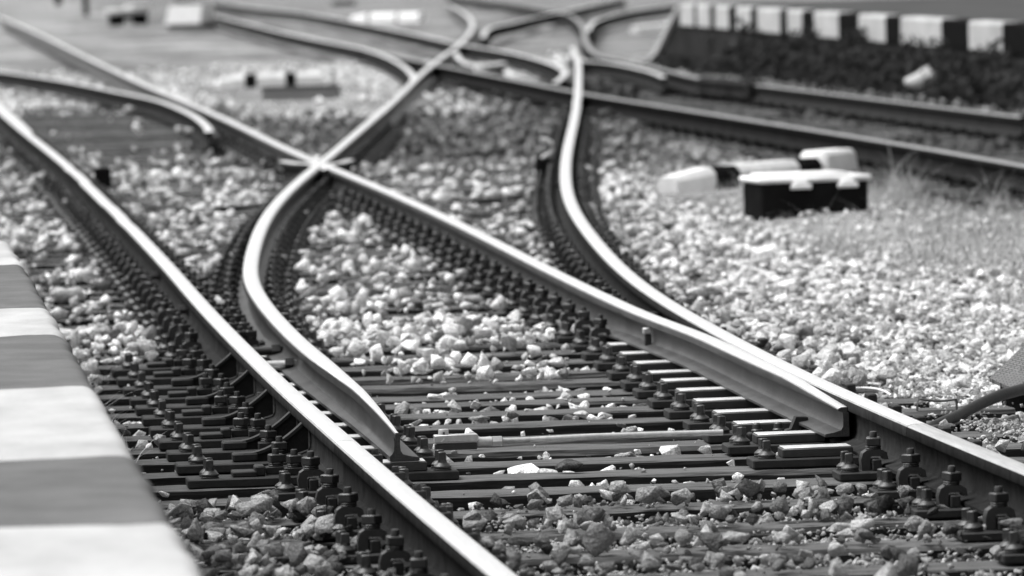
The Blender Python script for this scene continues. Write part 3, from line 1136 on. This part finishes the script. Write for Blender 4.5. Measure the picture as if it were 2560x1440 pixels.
# grey trough in front of the second beam
c0, c1 = on_z(655, 254, -.2), on_z(842, 249, -.2)
Wt = float(np.hypot(*(c1 - c0)[:2]))
tr = tag(empty("cable_trough", tuple(map(float, c0)), math.atan2(c1[1] - c0[1], c1[0] - c0[0])), "low grey trough box in front of the second striped beam", "trough")
part("body", tr, lambda mb: mb.box((Wt / 2, .15, .06), (Wt, .30, .12), M_CONC2, 0, .008))
part("lid", tr, lambda mb: mb.box((Wt / 2, .15, .128), (Wt * 1.03, .34, .016), M_ASPH, 0, .005))

# pale block and low table-like box, far back
c0 = on_z(415, 76, -.2); c1 = on_z(502, 74, -.2)
Wc = float(np.hypot(*(c1 - c0)[:2]))
ck = tag(empty("concrete_block", tuple(map(float, c0)), math.atan2(c1[1] - c0[1], c1[0] - c0[0])), "pale concrete block with sloping face on a darker base, far back in the yard", "block")
part("base", ck, lambda mb: mb.box((Wc / 2, .3, .05), (Wc * .98, .55, .10), M_GREY, 0, .02))
part("sloping_body", ck, lambda mb: mb.add([(0, -.04, .10), (Wc, -.04, .10), (Wc, .6, .10), (0, .6, .10), (Wc * .04, .10, .42), (Wc * .98, .10, .42), (Wc * .98, .5, .42), (Wc * .04, .5, .42)], [[0, 1, 5, 4], [1, 2, 6, 5], [2, 3, 7, 6], [3, 0, 4, 7], [4, 5, 6, 7], [3, 2, 1, 0]], M_CONC))
c0 = on_z(296, 64, -.2); c1 = on_z(376, 60, -.2)
Wc2 = float(np.hypot(*(c1 - c0)[:2]))
tb = tag(empty("signal_stand", tuple(map(float, c0)), math.atan2(c1[1] - c0[1], c1[0] - c0[0])), "low dark-legged stand with a rough white top, far back beside the pale block", "stand")
part("top", tb, lambda mb: (mb.box((Wc2 / 2 - .02, .12, .25), (Wc2 * 1.05, .3, .10), M_CONC, 0, .03), mb.box((Wc2 * .72, .1, .32), (Wc2 * .5, .24, .07), M_CONC, 0, .03)))
for fx in (.12, .86):
    part("leg", tb, lambda mb: mb.box((Wc2 * fx, .12, .10), (Wc2 * .2, .2, .22), M_BLACK, 0, .01))
part("shelf", tb, lambda mb: mb.box((Wc2 * .5, .14, .14), (Wc2 * .6, .16, .09), M_BLACK, 0, .01))
for (x, y, w, h, lab) in ((215, 40, .12, .42, "thin dark post far back beside the low stand"), (146, 14, .16, .3, "short dark post cut off by the top edge, far left")):
    c = on_z(x, y, -.2)
    t = tag(empty("yard_post", tuple(map(float, c))), lab, "post")
    part("shaft", t, lambda mb: mb.box((0, 0, h / 2), (w, .12, h), M_BLACK, 0, .01))
    part("cap", t, lambda mb: mb.box((0, 0, h + .011), (w + .03, .15, .02), M_DCONC, 0, .004))
c = on_z(860, 13, -.2)
t = tag(empty("drain_slot", tuple(map(float, c))), "dark low slot in the pale gravel beyond the upper rail", "drain")
part("frame", t, lambda mb: mb.box((0, 0, .03), (.5, .3, .07), M_DCONC, .05, .02))
part("grating", t, lambda mb: mb.box((0, 0, .072), (.42, .22, .012), M_BLACK, .05, .003))


# cable posts in the gauge with a bent pale pipe
def cable_post(x, y, bend, label):
    c = on_z(x, y, -.21)
    t = tag(empty("cable_post", tuple(map(float, c))), label, "cable post", "cable posts between the rails")
    part("housing", t, lambda mb: mb.box((0, 0, .085), (.105, .10, .20), M_BLACK, 0, .012))
    part("pipe", t, lambda mb: mb.tube([(bx_, 0, bz) for bx_, bz in bend], .014, M_CONC, 10), True, 60)
    part("collar", t, lambda mb: mb.lathe([(.030, .15), (.032, .158), (.026, .172), (.015, .176)], M_IRON, (0, 0, 0), 14))


k = 400.0
cable_post(258, 492, [(0, .15), (-.02, .175), (-.06, .19), (-.10, .22), (-.125, .26), (-.128, .29), (-.11, .305)], "dark cable post with a pale hooked pipe beside the near rail")
cable_post(1362, 470, [(-.02, .15), (-.005, .19), (.03, .205), (.055, .235), (.05, .275), (.02, .295), (-.015, .30)], "dark cable post with a pale looped pipe beside the S-shaped rail")


def ground_cable(pts, r, m, label, lift=0.0, z=-.17):
    P = [on_z(x, y, z) for x, y in pts]
    c = P[0]
    out = []
    for i in range(len(P) - 1):
        for k in range(6):
            t_ = k / 6
            p_ = [P[max(i - 1, 0)], P[i], P[i + 1], P[min(i + 2, len(P) - 1)]]
            out.append(.5 * (2 * p_[1] + (p_[2] - p_[0]) * t_ + (2 * p_[0] - 5 * p_[1] + 4 * p_[2] - p_[3]) * t_ * t_ + (3 * p_[1] - p_[0] - 3 * p_[2] + p_[3]) * t_ ** 3))
    out.append(P[-1])
    mb = MB()
    mb.tube([q - c for q in out], r, m, 10)
    o = mb.build("ground_cable", None, True, 60)
    o.location = tuple(map(float, c))
    tag(o, label, "cable", "cables lying across the track")


ground_cable([(262, 489), (330, 505), (400, 519), (500, 524), (600, 520), (668, 508)], .014, M_RUBBER, "dark cable sagging across the gravel between the near rail and the curved blade", 0, -.12)
ground_cable([(1172, 507), (1250, 500), (1310, 486), (1350, 474), (1395, 466)], .016, M_RUBBER, "dark cable lying on the gravel towards the S-shaped rail", 0, -.12)

# point machine with a perforated lid, hose and strap, cut by the right edge
ms = 24.35
pc = on_s(2500, 1078, ms)
pm = tag(empty("point_machine", (float(pc[0]), ms, float(pc[2])), .0), "black point machine with a sloping perforated grey lid at the picture's right edge", "point machine")
def to_local(x, y, s):
    return on_s(x, y, s) - np.array([pc[0], ms, pc[2]])
A_ = [to_local(2474, 945, ms), to_local(2534, 972, ms - .12), to_local(2640, 905, ms), to_local(2562, 860, ms + .12)]
tl = np.array([0, 0, -.012])
part("perforated_lid", pm, lambda mb: mb.add(A_ + [p + tl for p in A_], [[0, 1, 2, 3], [7, 6, 5, 4], [0, 4, 5, 1], [1, 5, 6, 2], [2, 6, 7, 3], [3, 7, 4, 0]], M_PERF), False)
B_ = [p * np.array([1, 1, 1]) + np.array([.025, .0, -.014]) for p in A_]
B_[3] = B_[3] - np.array([.02, .02, .02]); B_[0] = B_[0] + np.array([.01, .02, -.004]); B_[1] = B_[1] + np.array([.0, .03, 0])
D_ = [np.array([p[0] * .9 + .02, p[1] + .04, 0.0]) for p in B_]
part("body", pm, lambda mb: mb.add(B_ + D_, [[0, 1, 2, 3], [7, 6, 5, 4], [0, 4, 5, 1], [1, 5, 6, 2], [2, 6, 7, 3], [3, 7, 4, 0]], M_BLACK), False)
part("foot_plate", pm, lambda mb: mb.box((.16, .0, -.012), (.34, .30, .03), M_IRON, 0, .005))
pts = [on_s(x, y, s) for x, y, s in ((2270, 1100, 23.3), (2330, 1068, 23.45), (2390, 1042, 23.6), (2450, 1010, 23.75), (2500, 988, 23.85), (2560, 972, 24.0), (2640, 968, 24.2))]
mb = MB()
c = pts[0]
mb.tube([q - c for q in pts], .0185, M_RUBBER, 14)
o = mb.build("hose", None, True, 60)
o.location = tuple(map(float, c))
tag(o, "thick black hose rising from behind the right rail to the point machine", "hose")
mb = MB()
q = [on_s(x, y, 24.02) for x, y in ((2292, 1027), (2293, 1012), (2297, 1000), (2330, 1004), (2360, 1004), (2388, 1000), (2391, 1008), (2391, 1024))]
c = q[0]
vs = []
for p in q:
    vs += [p - c + np.array([0, -.02, 0]), p - c + np.array([0, .02, 0]), p - c + np.array([.002, .02, .005]), p - c + np.array([.002, -.02, .005])]
fs = [[0, 1, 2, 3], [31, 30, 29, 28]]
for i in range(7):
    for k in range(4):
        l = (k + 1) % 4
        fs.append([i * 4 + k, (i + 1) * 4 + k, (i + 1) * 4 + l, i * 4 + l])
mb.add(vs, fs, M_IRON)
o = mb.build("metal_strap", None)
o.location = tuple(map(float, c))
tag(o, "thin bent iron strap standing on the sleeper beside the black hose", "strap")
ground_cable([(2105, 974), (2150, 970), (2190, 972), (2215, 980), (2228, 988)], .004, M_WHITE, "thin pale wire curving over the sleeper ends past the right rail", 0, -.13)

# insulated joint cover on the far rail
js = [float(on_z(1768, 199)[1]), float(on_z(1898, 211)[1])]
jc = (js[0] + js[1]) / 2
jx = tag(empty("joint_cover", (nat("C", jc), jc, 0), heading("C", jc)), "dark box clamped over the far rail below the black and white platform edge", "joint cover")
Lj = abs(js[0] - js[1])
part("shell", jx, lambda mb: mb.box((0, 0, -.055), (.17, Lj, .15), M_DCONC, 0, .015))
part("hinge_strip", jx, lambda mb: mb.box((-.092, 0, -.03), (.012, Lj * .9, .03), M_BLACK, 0, .003))

# pale litter on the weeds under the far platform
c = on_wall(2383, 195) - np.array([.25, 0, 0])
r = random.Random(4)
mb = MB()
bm = bmesh.new()
bmesh.ops.create_icosphere(bm, subdivisions=2, radius=1.0)
vv = [(v.co.x * .135 * (1 + r.uniform(-.38, .38)), v.co.y * .08 * (1 + r.uniform(-.38, .38)), v.co.z * .085 * (1 + r.uniform(-.38, .38)) + v.co.x * .035) for v in bm.verts]
mb.add(vv, [[v.index for v in f.verts] for f in bm.faces], M_CONC)
bm.free()
o = mb.build("plastic_bag", None, True)
o.location = tuple(map(float, c))
tag(o, "crumpled pale plastic bag caught in the weeds under the far platform", "bag")


# ------------------------------------------------------------------ stones
def hull_stone(seed, npts, flat=.72, rounds=0.0):
    r = random.Random(seed)
    bm = bmesh.new()
    for _ in range(npts):
        v = Vector((r.gauss(0, 1), r.gauss(0, 1), r.gauss(0, 1))).normalized()
        v *= r.uniform(.70, 1.08)
        bm.verts.new((v.x * r.uniform(.92, 1.08), v.y * .82, v.z * flat))
    res = bmesh.ops.convex_hull(bm, input=bm.verts)
    bmesh.ops.delete(bm, geom=[g for g in res["geom_interior"] if isinstance(g, bmesh.types.BMVert)], context='VERTS')
    if rounds:
        bmesh.ops.bevel(bm, geom=list(bm.edges), offset=rounds, segments=1, affect='EDGES', clamp_overlap=True)
    bmesh.ops.recalc_face_normals(bm, faces=bm.faces)
    bmesh.ops.triangulate(bm, faces=bm.faces)
    bm.verts.ensure_lookup_table()
    bm.verts.index_update()
    V = np.array([v.co[:] for v in bm.verts], np.float32)
    T = np.array([[v.index for v in f.verts] for f in bm.faces], np.int32)
    bm.free()
    return V, T


ST_NEAR = [hull_stone(100 + i, 10 + i % 7, .50 + .06 * (i % 7), .022) for i in range(16)]
ST_FAR = [hull_stone(300 + i, 9 + i % 4, .55 + .06 * (i % 5)) for i in range(10)]


def scatter(name, P, size, tone, shapes, label):
    """All stones as one mesh: P (k,3) centres, size (k,), tone (k,)."""
    k = len(P)
    which = RNG.integers(0, len(shapes), k)
    VV, TT, TO = [], [], []
    base = 0
    for w, (V, T) in enumerate(shapes):
        idx = np.nonzero(which == w)[0]
        if not len(idx):
            continue
        m = len(idx)
        # random rotations: mostly about z, with a tilt
        az = RNG.uniform(0, 2 * np.pi, m); ti = RNG.normal(0, .45, m); ax = RNG.uniform(0, 2 * np.pi, m)
        ca, sa = np.cos(az), np.sin(az)
        ct, st_ = np.cos(ti), np.sin(ti)
        Rz = np.zeros((m, 3, 3)); Rz[:, 0, 0] = ca; Rz[:, 0, 1] = -sa; Rz[:, 1, 0] = sa; Rz[:, 1, 1] = ca; Rz[:, 2, 2] = 1
        Rx = np.zeros((m, 3, 3)); Rx[:, 0, 0] = 1; Rx[:, 1, 1] = ct; Rx[:, 1, 2] = -st_; Rx[:, 2, 1] = st_; Rx[:, 2, 2] = ct
        R2 = np.zeros((m, 3, 3)); cx_, sx_ = np.cos(ax), np.sin(ax); R2[:, 0, 0] = cx_; R2[:, 0, 1] = -sx_; R2[:, 1, 0] = sx_; R2[:, 1, 1] = cx_; R2[:, 2, 2] = 1
        Rm = R2 @ Rx @ Rz
        sc = size[idx][:, None] * RNG.uniform(.62, 1.36, (m, 3))
        W = np.einsum('mij,mvj->mvi', Rm, V[None] * sc[:, None, :]) + P[idx][:, None, :]
        nv = len(V)
        VV.append(W.reshape(-1, 3).astype(np.float32))
        TT.append((T[None] + (base + np.arange(m) * nv)[:, None, None]).reshape(-1, 3).astype(np.int32))
        TO.append(np.repeat(tone[idx], nv).astype(np.float32))
        base += m * nv
    V = np.concatenate(VV); T = np.concatenate(TT); TO = np.concatenate(TO)
    me = bpy.data.meshes.new(name)
    me.vertices.add(len(V)); me.vertices.foreach_set("co", V.ravel())
    me.loops.add(T.size); me.loops.foreach_set("vertex_index", T.ravel())
    me.polygons.add(len(T))
    me.polygons.foreach_set("loop_start", np.arange(0, T.size, 3, dtype=np.int32))
    me.update(calc_edges=True)
    me.materials.append(M_STONE)
    at = me.attributes.new("tone", 'FLOAT', 'POINT')
    at.data.foreach_set("value", TO)
    o = bpy.data.objects.new(name, me)
    COL.objects.link(o)
    tag(o, label, None, None, "stuff")
    return len(P), len(T)


A_path, B_path, F_path, G_path, E_path, C_path = (PATH[k] for k in "ABFGEC")


def interp_n(p, s):
    return np.interp(s, p[:, 1], p[:, 0])


CRIB_FILL = RNG.choice([-.08, -.055, -.04, -.025], len(SLEEP) + 1, p=[.2, .3, .3, .2])
SL_COVER = RNG.choice([.02, .07, .2, .5], len(SLEEP), p=[.3, .3, .22, .18])


def stone_field(s0, s1, dens, size, shapes, name, label, fine=False):
    n_max = int(dens * (s1 - s0) * (.145 * s1 + 1.2))
    s = RNG.uniform(s0, s1, n_max)
    n = RNG.uniform(.0875 * s0 - .075 * s1 - .6, .0875 * s1 + .075 * s1 + .6, n_max)
    inside = np.abs(n - .0875 * s) < .071 * s + .45
    s, n = s[inside], n[inside]
    nB = np.where(s < 19.3, B_path[0, 0], interp_n(B_path, s))
    nA = np.where(s < 16.6, A_path[0, 0], interp_n(A_path, s))
    d = np.abs(s[:, None] - SLEEP[None, :]).min(1) if s1 < 100 else np.full(len(s), .3)
    on_sleeper = (d < .125) & (n > .8) & (n < np.maximum(nB, 3.0) + .5) & (s < 71)
    h = ground_h(n, s)
    u = RNG.random(len(s))
    sz = size * np.exp(RNG.normal(-.06, .42, len(s)))
    big = RNG.random(len(s)) < .06
    sz = np.minimum(np.where(big, sz * 1.4, sz), size * 2.0)
    # how deep the cribs are filled (top of the stones against the sleeper tops) and how many stones lie on the timber
    near_i = np.abs(s[:, None] - SLEEP[None, :]).argmin(1)
    crib_i = np.searchsorted(SLEEP, s)
    fill = CRIB_FILL[crib_i]
    cover = SL_COVER[near_i]
    exposed = (s > 20.75) & (s < 25.9)
    gap_m = (s > 25.9) & (s < 28.3)
    far_sw = (s > 53.5) & (s < 66.5) & (n < 2.75)
    near_ = s <= 20.75
    front = s < 17.9
    fill = np.where(exposed, -.085, fill); cover = np.where(exposed, .006, cover)
    fill = np.where(gap_m, -.05, fill); cover = np.where(gap_m, .12, cover)
    fill = np.where(near_, -.042, fill); cover = np.where(near_, .17, cover)
    fill = np.where(far_sw, -.09, fill); cover = np.where(far_sw, .06, cover)
    fill = np.where(front, -.105, fill); cover = np.where(front, .05, cover)
    out_l = (n < nA - .05)
    cover = np.where(out_l & near_ & ~front, .5, cover)
    out_r = (n > nB + .1) & (s > 23.95)
    fill = np.where(out_r, -.01, fill); cover = np.where(out_r, .72, cover)
    in_track = (n > .75) & (n < nB + .55)
    top = np.where(in_track, np.maximum(ZS + fill, h + .01), h + .02)
    near_r = (n > nB + .1) & (n < 3.85) & (s < 23.95)
    fill = np.where(near_r, -.085, fill); cover = np.where(near_r, .05, cover)
    peek = exposed & (RNG.random(len(s)) < .10 + .25 * (s > 24.3))
    top = np.where(peek & in_track, ZS - .012, top)
    side = (n > nB + .55)
    top = np.where(side, np.maximum(h + .02, ZS - .03 + .015 * np.sin(n * 7 + s * 3)), top)
    z = np.where(on_sleeper, ZS + sz * .45, top - RNG.random(len(s)) ** 1.6 * .05)
    ok = np.where(on_sleeper, u < cover, True)
    # a thin scatter only, in the deep empty cribs
    ok &= np.where(exposed & in_track & ~on_sleeper & ~out_r, RNG.random(len(s)) < .5, True)
    # keep clear of the rails and their fastenings
    for p, w0, w1 in ((A_path, .10, .10), (B_path, .10, .10), (F_path, .085, .085), (G_path, .085, .085), (E_path, .09, .09), (C_path, .09, .09)):
        rn = interp_n(p, s)
        ok &= (np.abs(n - rn) > w0) | (z < ZS - .03) | (s < p[0, 1] - .2)
    # slide chairs stay clean
    clean = (s > 21.0) & (s < 27.9)
    ok &= ~(clean & on_sleeper & ((np.abs(n - nA) < .46) | ((n > nB - .46) & (n < nB + .28))))
    ok &= ~(clean & ~on_sleeper & ((n > nA) & (n < nA + .26)))
    dF = np.minimum.reduce([np.abs(n - interp_n(p, s)) for p in (A_path, B_path, F_path, G_path)])
    ok &= ~(on_sleeper & (dF < .20) & (s > 26) & (s < 50) & (RNG.random(len(s)) < .85))
    ok &= n > np.interp(s, [12, 28], [.66, .60])
    ok &= n < W0 + WK * s - .02 if s1 > 50 else True
    ok &= s > 14.2
    ok &= ~((s > 23.4) & (s < 24.9) & (n > 3.12) & (n < 3.78) & (z > ZS - .03))
    ok &= ~((s > 40.5) & (s < 41.3) & (n > 4.85) & (n < 5.6))
    ok &= ~((s > 41.2) & (s < 47.5) & (n > 4.75) & (n < 6.3) & (np.abs(n - (4.86 + (s - 44.3) * .45)) < .35))
    ok &= ~((s > 68) & (s < 80.5) & (n > 3.6) & (n < 5.25) & (RNG.random(len(s)) < .97))
    ok &= ~(far_sw & (RNG.random(len(s)) < .8))
    # fine gravel and grass take over to the right
    fineness = smoothstep(4.3, 5.1, n) * smoothstep(29, 35, s) * (1 - smoothstep(46, 50, s))
    ok &= RNG.random(len(s)) > fineness * .80
    sz = sz * (1 - .45 * fineness)
    pale = smoothstep(62, 74, s) * (1 - smoothstep(5.2, 6.0, n))
    ok &= RNG.random(len(s)) > pale * .75
    ok &= RNG.random(len(s)) > .8 * smoothstep(84, 90, s)
    s, n, z, sz = s[ok], n[ok], z[ok], sz[ok]
    t = .64 + .18 * RNG.normal(0, 1, len(s))
    dark = RNG.random(len(s)) < np.where(s < 20.9, .40, .24)
    t = np.where(dark, t * .42, t)
    white = RNG.random(len(s)) < .07
    t = np.where(white, .78, t)
    t = t * np.where(s < 20.9, .54, 1.12) * (1 + .12 * smoothstep(24, 34, s))  # nearest stones dirtier, with the shade over them also put into the tone
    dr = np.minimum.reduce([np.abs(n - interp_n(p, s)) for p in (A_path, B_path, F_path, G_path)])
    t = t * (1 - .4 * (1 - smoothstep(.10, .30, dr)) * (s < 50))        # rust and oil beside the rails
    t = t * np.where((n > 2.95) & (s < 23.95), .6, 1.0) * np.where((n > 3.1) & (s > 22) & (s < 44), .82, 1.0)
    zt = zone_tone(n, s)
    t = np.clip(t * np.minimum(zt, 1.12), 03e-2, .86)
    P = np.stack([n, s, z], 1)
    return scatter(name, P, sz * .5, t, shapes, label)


print(stone_field(14.2, 22.0, 1900, .046, ST_NEAR, "ballast_gravel", "mixed dark and pale crushed stone ballast between the nearest sleepers"))
print(stone_field(22.0, 30.0, 1500, .048, ST_NEAR, "ballast_gravel", "pale crushed stone ballast around the switch blades"))
print(stone_field(30.0, 50.0, 800, .056, ST_FAR, "ballast_gravel", "blurred pale ballast beyond the switch"))
print(stone_field(50.0, 92.0, 300, .064, ST_FAR, "ballast_gravel", "strongly blurred ballast under the far tracks"))

# small chips that fill between the stones near the focus
def chips(s0, s1, k, smin, smax, inside=False):
    s = RNG.uniform(s0, s1, k)
    n = RNG.uniform(.7, 3.6 + 2.2 * (s > 24), k)
    h = ground_h(n, s)
    d = np.abs(s[:, None] - SLEEP[None, :]).min(1)
    nB = np.where(s < 19.3, B_path[0, 0], interp_n(B_path, s))
    on = (d < .12) & (n < nB + .5)
    z = np.where(on, ZS + .002, np.where(s < 20.8, ZS - .012, np.where((n > nB + .2) & (s > 22.5), ZS - .005, np.where(s > 26, ZS - .045, ZS - .09))))
    ok = np.where(on, RNG.random(k) < np.where(s < 20.7, .30, .05), True)
    if inside:
        ok &= n < nB - .05
    for p in (A_path, B_path, F_path, G_path):
        ok &= (np.abs(n - interp_n(p, s)) > .09) | (z < ZS - .03)
    t = np.clip((.42 + .16 * RNG.normal(0, 1, k)) * np.where(s < 20.9, .8, 1.05), .06, .8)
    scatter("grit_gravel", np.stack([n, s, z], 1)[ok], RNG.uniform(smin, smax, k)[ok], t[ok], ST_FAR, "fine stone chips between the larger ballast stones")


chips(15.5, 31.0, 26000, .004, .012)
chips(26.0, 45.0, 26000, .008, .017, True)


# single stones that stand out
def big_stone(x, y, w, h, tone, seed, label, z=ZS, sharp=1.0, tilt=0.0):
    c = on_z(x, y, z)
    px_m = FPX / float(c[1])
    V, T = hull_stone(seed, 22, 1.0, .10)
    V = V.copy()
    V[:, 0] *= w / px_m / 2
    V[:, 1] *= w / px_m / 2 * .9
    V[:, 2] *= h / px_m / 2 * 1.05
    if tilt:
        V[:, 0] += V[:, 2] * tilt
    me = bpy.data.meshes.new("ballast_stone")
    me.from_pydata(V.tolist(), [], T.tolist())
    at = me.attributes.new("tone", 'FLOAT', 'POINT')
    at.data.foreach_set("value", np.full(len(V), tone, np.float32))
    me.materials.append(M_STONE)
    o = bpy.data.objects.new("ballast_stone", me)
    COL.objects.link(o)
    o.location = (float(c[0]), float(c[1]) + w / px_m * .3, float(c[2]) + h / px_m * .42)
    tag(o, label, "stone", "ballast stones that stand out")


for a in (
    (1424, 1183, 84, 36, .10, 1, "dark rough clinker lump lying on a sleeper in front of the threaded rod"),
    (2290, 1328, 66, 44, .30, 2, "rounded grey stone standing upright on a sleeper by the lower right rail chairs"),
    (2105, 1332, 92, 30, .46, 3, "pale broad stone on a sleeper beside the upright grey stone"),
    (2160, 1318, 56, 38, .36, 4, "grey angular stone between the pale broad stone and the upright grey stone"),
    (1095, 908, 82, 44, .40, 5, "large speckled angular stone on the sleepers past the open blade"),
    (916, 884, 27, 22, .85, 6, "small bright white heart-shaped stone past the open blade"),
    (1372, 938, 74, 24, .70, 7, "broad flat white stone beside the bright slide plates"),
    (1452, 1047, 50, 24, .62, 8, "white peaked stone alone on a sleeper between the switch blades"),
    (1200, 1056, 62, 20, .30, 9, "grey speckled stone on a sleeper behind the rod's block"),
    (1190, 1024, 36, 26, .42, 10, "grey peaked stone on the sleeper behind the open blade tip"),
    (1090, 1002, 60, 16, .50, 11, "long pale bone-shaped stone between sleepers"),
    (400, 1112, 46, 30, .42, 12, "grey block-like stone in the crib beside the striped platform"),
    (303, 912, 42, 26, .80, 13, "bright white pointed stone beside the striped platform"),
    (665, 1270, 76, 50, .24, 14, "large brownish dark stone on the ballast by the near rail chairs"),
    (1380, 632, 26, 28, .86, 15, "bright white stone standing between the closed blade and the S-shaped rail"),
    (1206, 1145, 26, 10, .80, 16, "small flat white stone on the sleeper in front of the rod"),
    (580, 436, 24, 14, .80, 17, "white stone far off between the near rail and the rail crossing"),
    (2140, 862, 34, 30, .14, 18, "dark wedge-shaped stone among pale ballast past the right rail"),
):
    big_stone(*a)


# ------------------------------------------------------------------ grass and weeds
def blades(name, P, hgt, bend, width, m, label, cat=None, kind="stuff", tone=None):
    mb = MB()
    vs, fs = [], []
    for (x, y, z), h, b, w in zip(P, hgt, bend, width):
        a = random.uniform(0, 6.283)
        dx, dy = math.cos(a), math.sin(a)
        px_, py_ = -dy * w / 2, dx * w / 2
        i = len(vs)
        K = 4
        for k in range(K + 1):
            t = k / K
            off = b * t * t
            zz = z + h * (t - .35 * (b / max(h, 1e-3)) * t * t * .6)
            ww = 1 - t * .92
            vs.append((x + dx * off + px_ * ww, y + dy * off + py_ * ww, zz))
            vs.append((x + dx * off - px_ * ww, y + dy * off - py_ * ww, zz))
        for k in range(K):
            fs.append((i + 2 * k, i + 2 * k + 1, i + 2 * k + 3, i + 2 * k + 2))
    mb.add(vs, fs, m)
    me = bpy.data.meshes.new(name)
    me.from_pydata(mb.v, [], mb.f)
    me.materials.append(m)
    o = bpy.data.objects.new(name, me)
    COL.objects.link(o)
    tag(o, label, cat, None, kind)
    return o


k = 16000
s = RNG.uniform(30, 44, k)
xr = RNG.beta(2.2, 1.3, k)
n = .0875 * s + (.018 + .06 * xr) * s
ok = (n > 4.15) & (RNG.random(k) < np.clip((n - 4.1) / 1.1, 0, 1)) & ~((s > 38.6) & (s < 41.4) & (n < 5.7)) & (n < 6.0 + .02 * (44 - s))
cl = np.stack([RNG.uniform(4.6, 6.2, 60), RNG.uniform(30, 43, 60)], 1)
pull = RNG.integers(0, 60, k)
mv = RNG.random(k) < .45
n = np.where(mv, cl[pull, 0] + RNG.normal(0, .07, k), n)
s = np.where(mv, cl[pull, 1] + RNG.normal(0, .22, k), s)
ok = np.where(mv, ~((s > 38.6) & (s < 41.5) & (n < 5.7)) & (n > .0875 * s + 1.1), ok)
P = np.stack([n, s, ground_h(n, s) - .005], 1)[ok]
mv = mv[ok]
h = np.where(mv, 1.9, 1.0) * RNG.gamma(3, .016, len(P)) * (.6 + .9 * np.clip(np.sin(P[:, 0] * 7) * np.sin(P[:, 1] * 2.3) + .3, 0, 1))
blades("dry_grass", P, h, h * RNG.uniform(.3, 1.4, len(P)), RNG.uniform(.003, .006, len(P)), M_GRASS, "short dry grass on the gravel at the right edge")
k = 150
s = RNG.uniform(31, 40, k)
n = .0875 * s + RNG.uniform(.05, .072, k) * s
P = np.stack([n, s, ground_h(n, s)], 1)
h = RNG.uniform(.10, .26, k)
blades("tall_grass", P, h, h * RNG.uniform(.3, 1.5, k), RNG.uniform(.003, .006, k), M_GRASS, "taller dry stalks arching over the short grass at the right edge")
k = 620
ctr = np.array([[.74, 24.6], [.73, 25.6], [.76, 26.4], [.72, 27.4], [.78, 22.6]])
w = RNG.choice(5, k, p=[.25, .25, .2, .2, .1])
P = np.stack([ctr[w, 0] + RNG.normal(0, .035, k), ctr[w, 1] + RNG.normal(0, .32, k), np.full(k, -.20)], 1)
h = RNG.uniform(.05, .19, k)
blades("grass", P, h, h * RNG.uniform(.3, 1.3, k), RNG.uniform(.004, .008, k), M_GRASS, "thin grass growing along the foot of the striped near platform")

# weeds hanging and growing on the wall of the far platform
k = 5200
s = RNG.uniform(52, 82, k)
wallx = W0 + WK * s
prof_h = .26 + .10 * np.sin(s * 1.7) + .07 * np.sin(s * 4.1 + 1)
prof_h = np.where(s > 76.5, -.05, prof_h)
z = -.2 + RNG.random(k) ** .8 * np.maximum(prof_h + .2, .08)
x = wallx - .02 - np.abs(RNG.normal(0, .14, k)) * (1.2 - (z + .2))
vs, fs = [], []
for i in range(k):
    sc = RNG.uniform(.018, .05)
    a = Vector(RNG.normal(0, 1, 3)).normalized()
    b = a.orthogonal().normalized()
    c_ = a.cross(b)
    p = Vector((x[i], s[i], z[i]))
    j = len(vs)
    vs += [p - b * sc, p + c_ * sc * .5, p + b * sc, p - c_ * sc * .5]
    fs.append((j, j + 1, j + 2, j + 3))
me = bpy.data.meshes.new("wall_weeds")
me.from_pydata([tuple(v) for v in vs], [], fs)
me.materials.append(M_WEED)
o = bpy.data.objects.new("wall_weeds", me)
COL.objects.link(o)
tag(o, "dark leafy weeds growing against the far platform wall", None, None, "stuff")
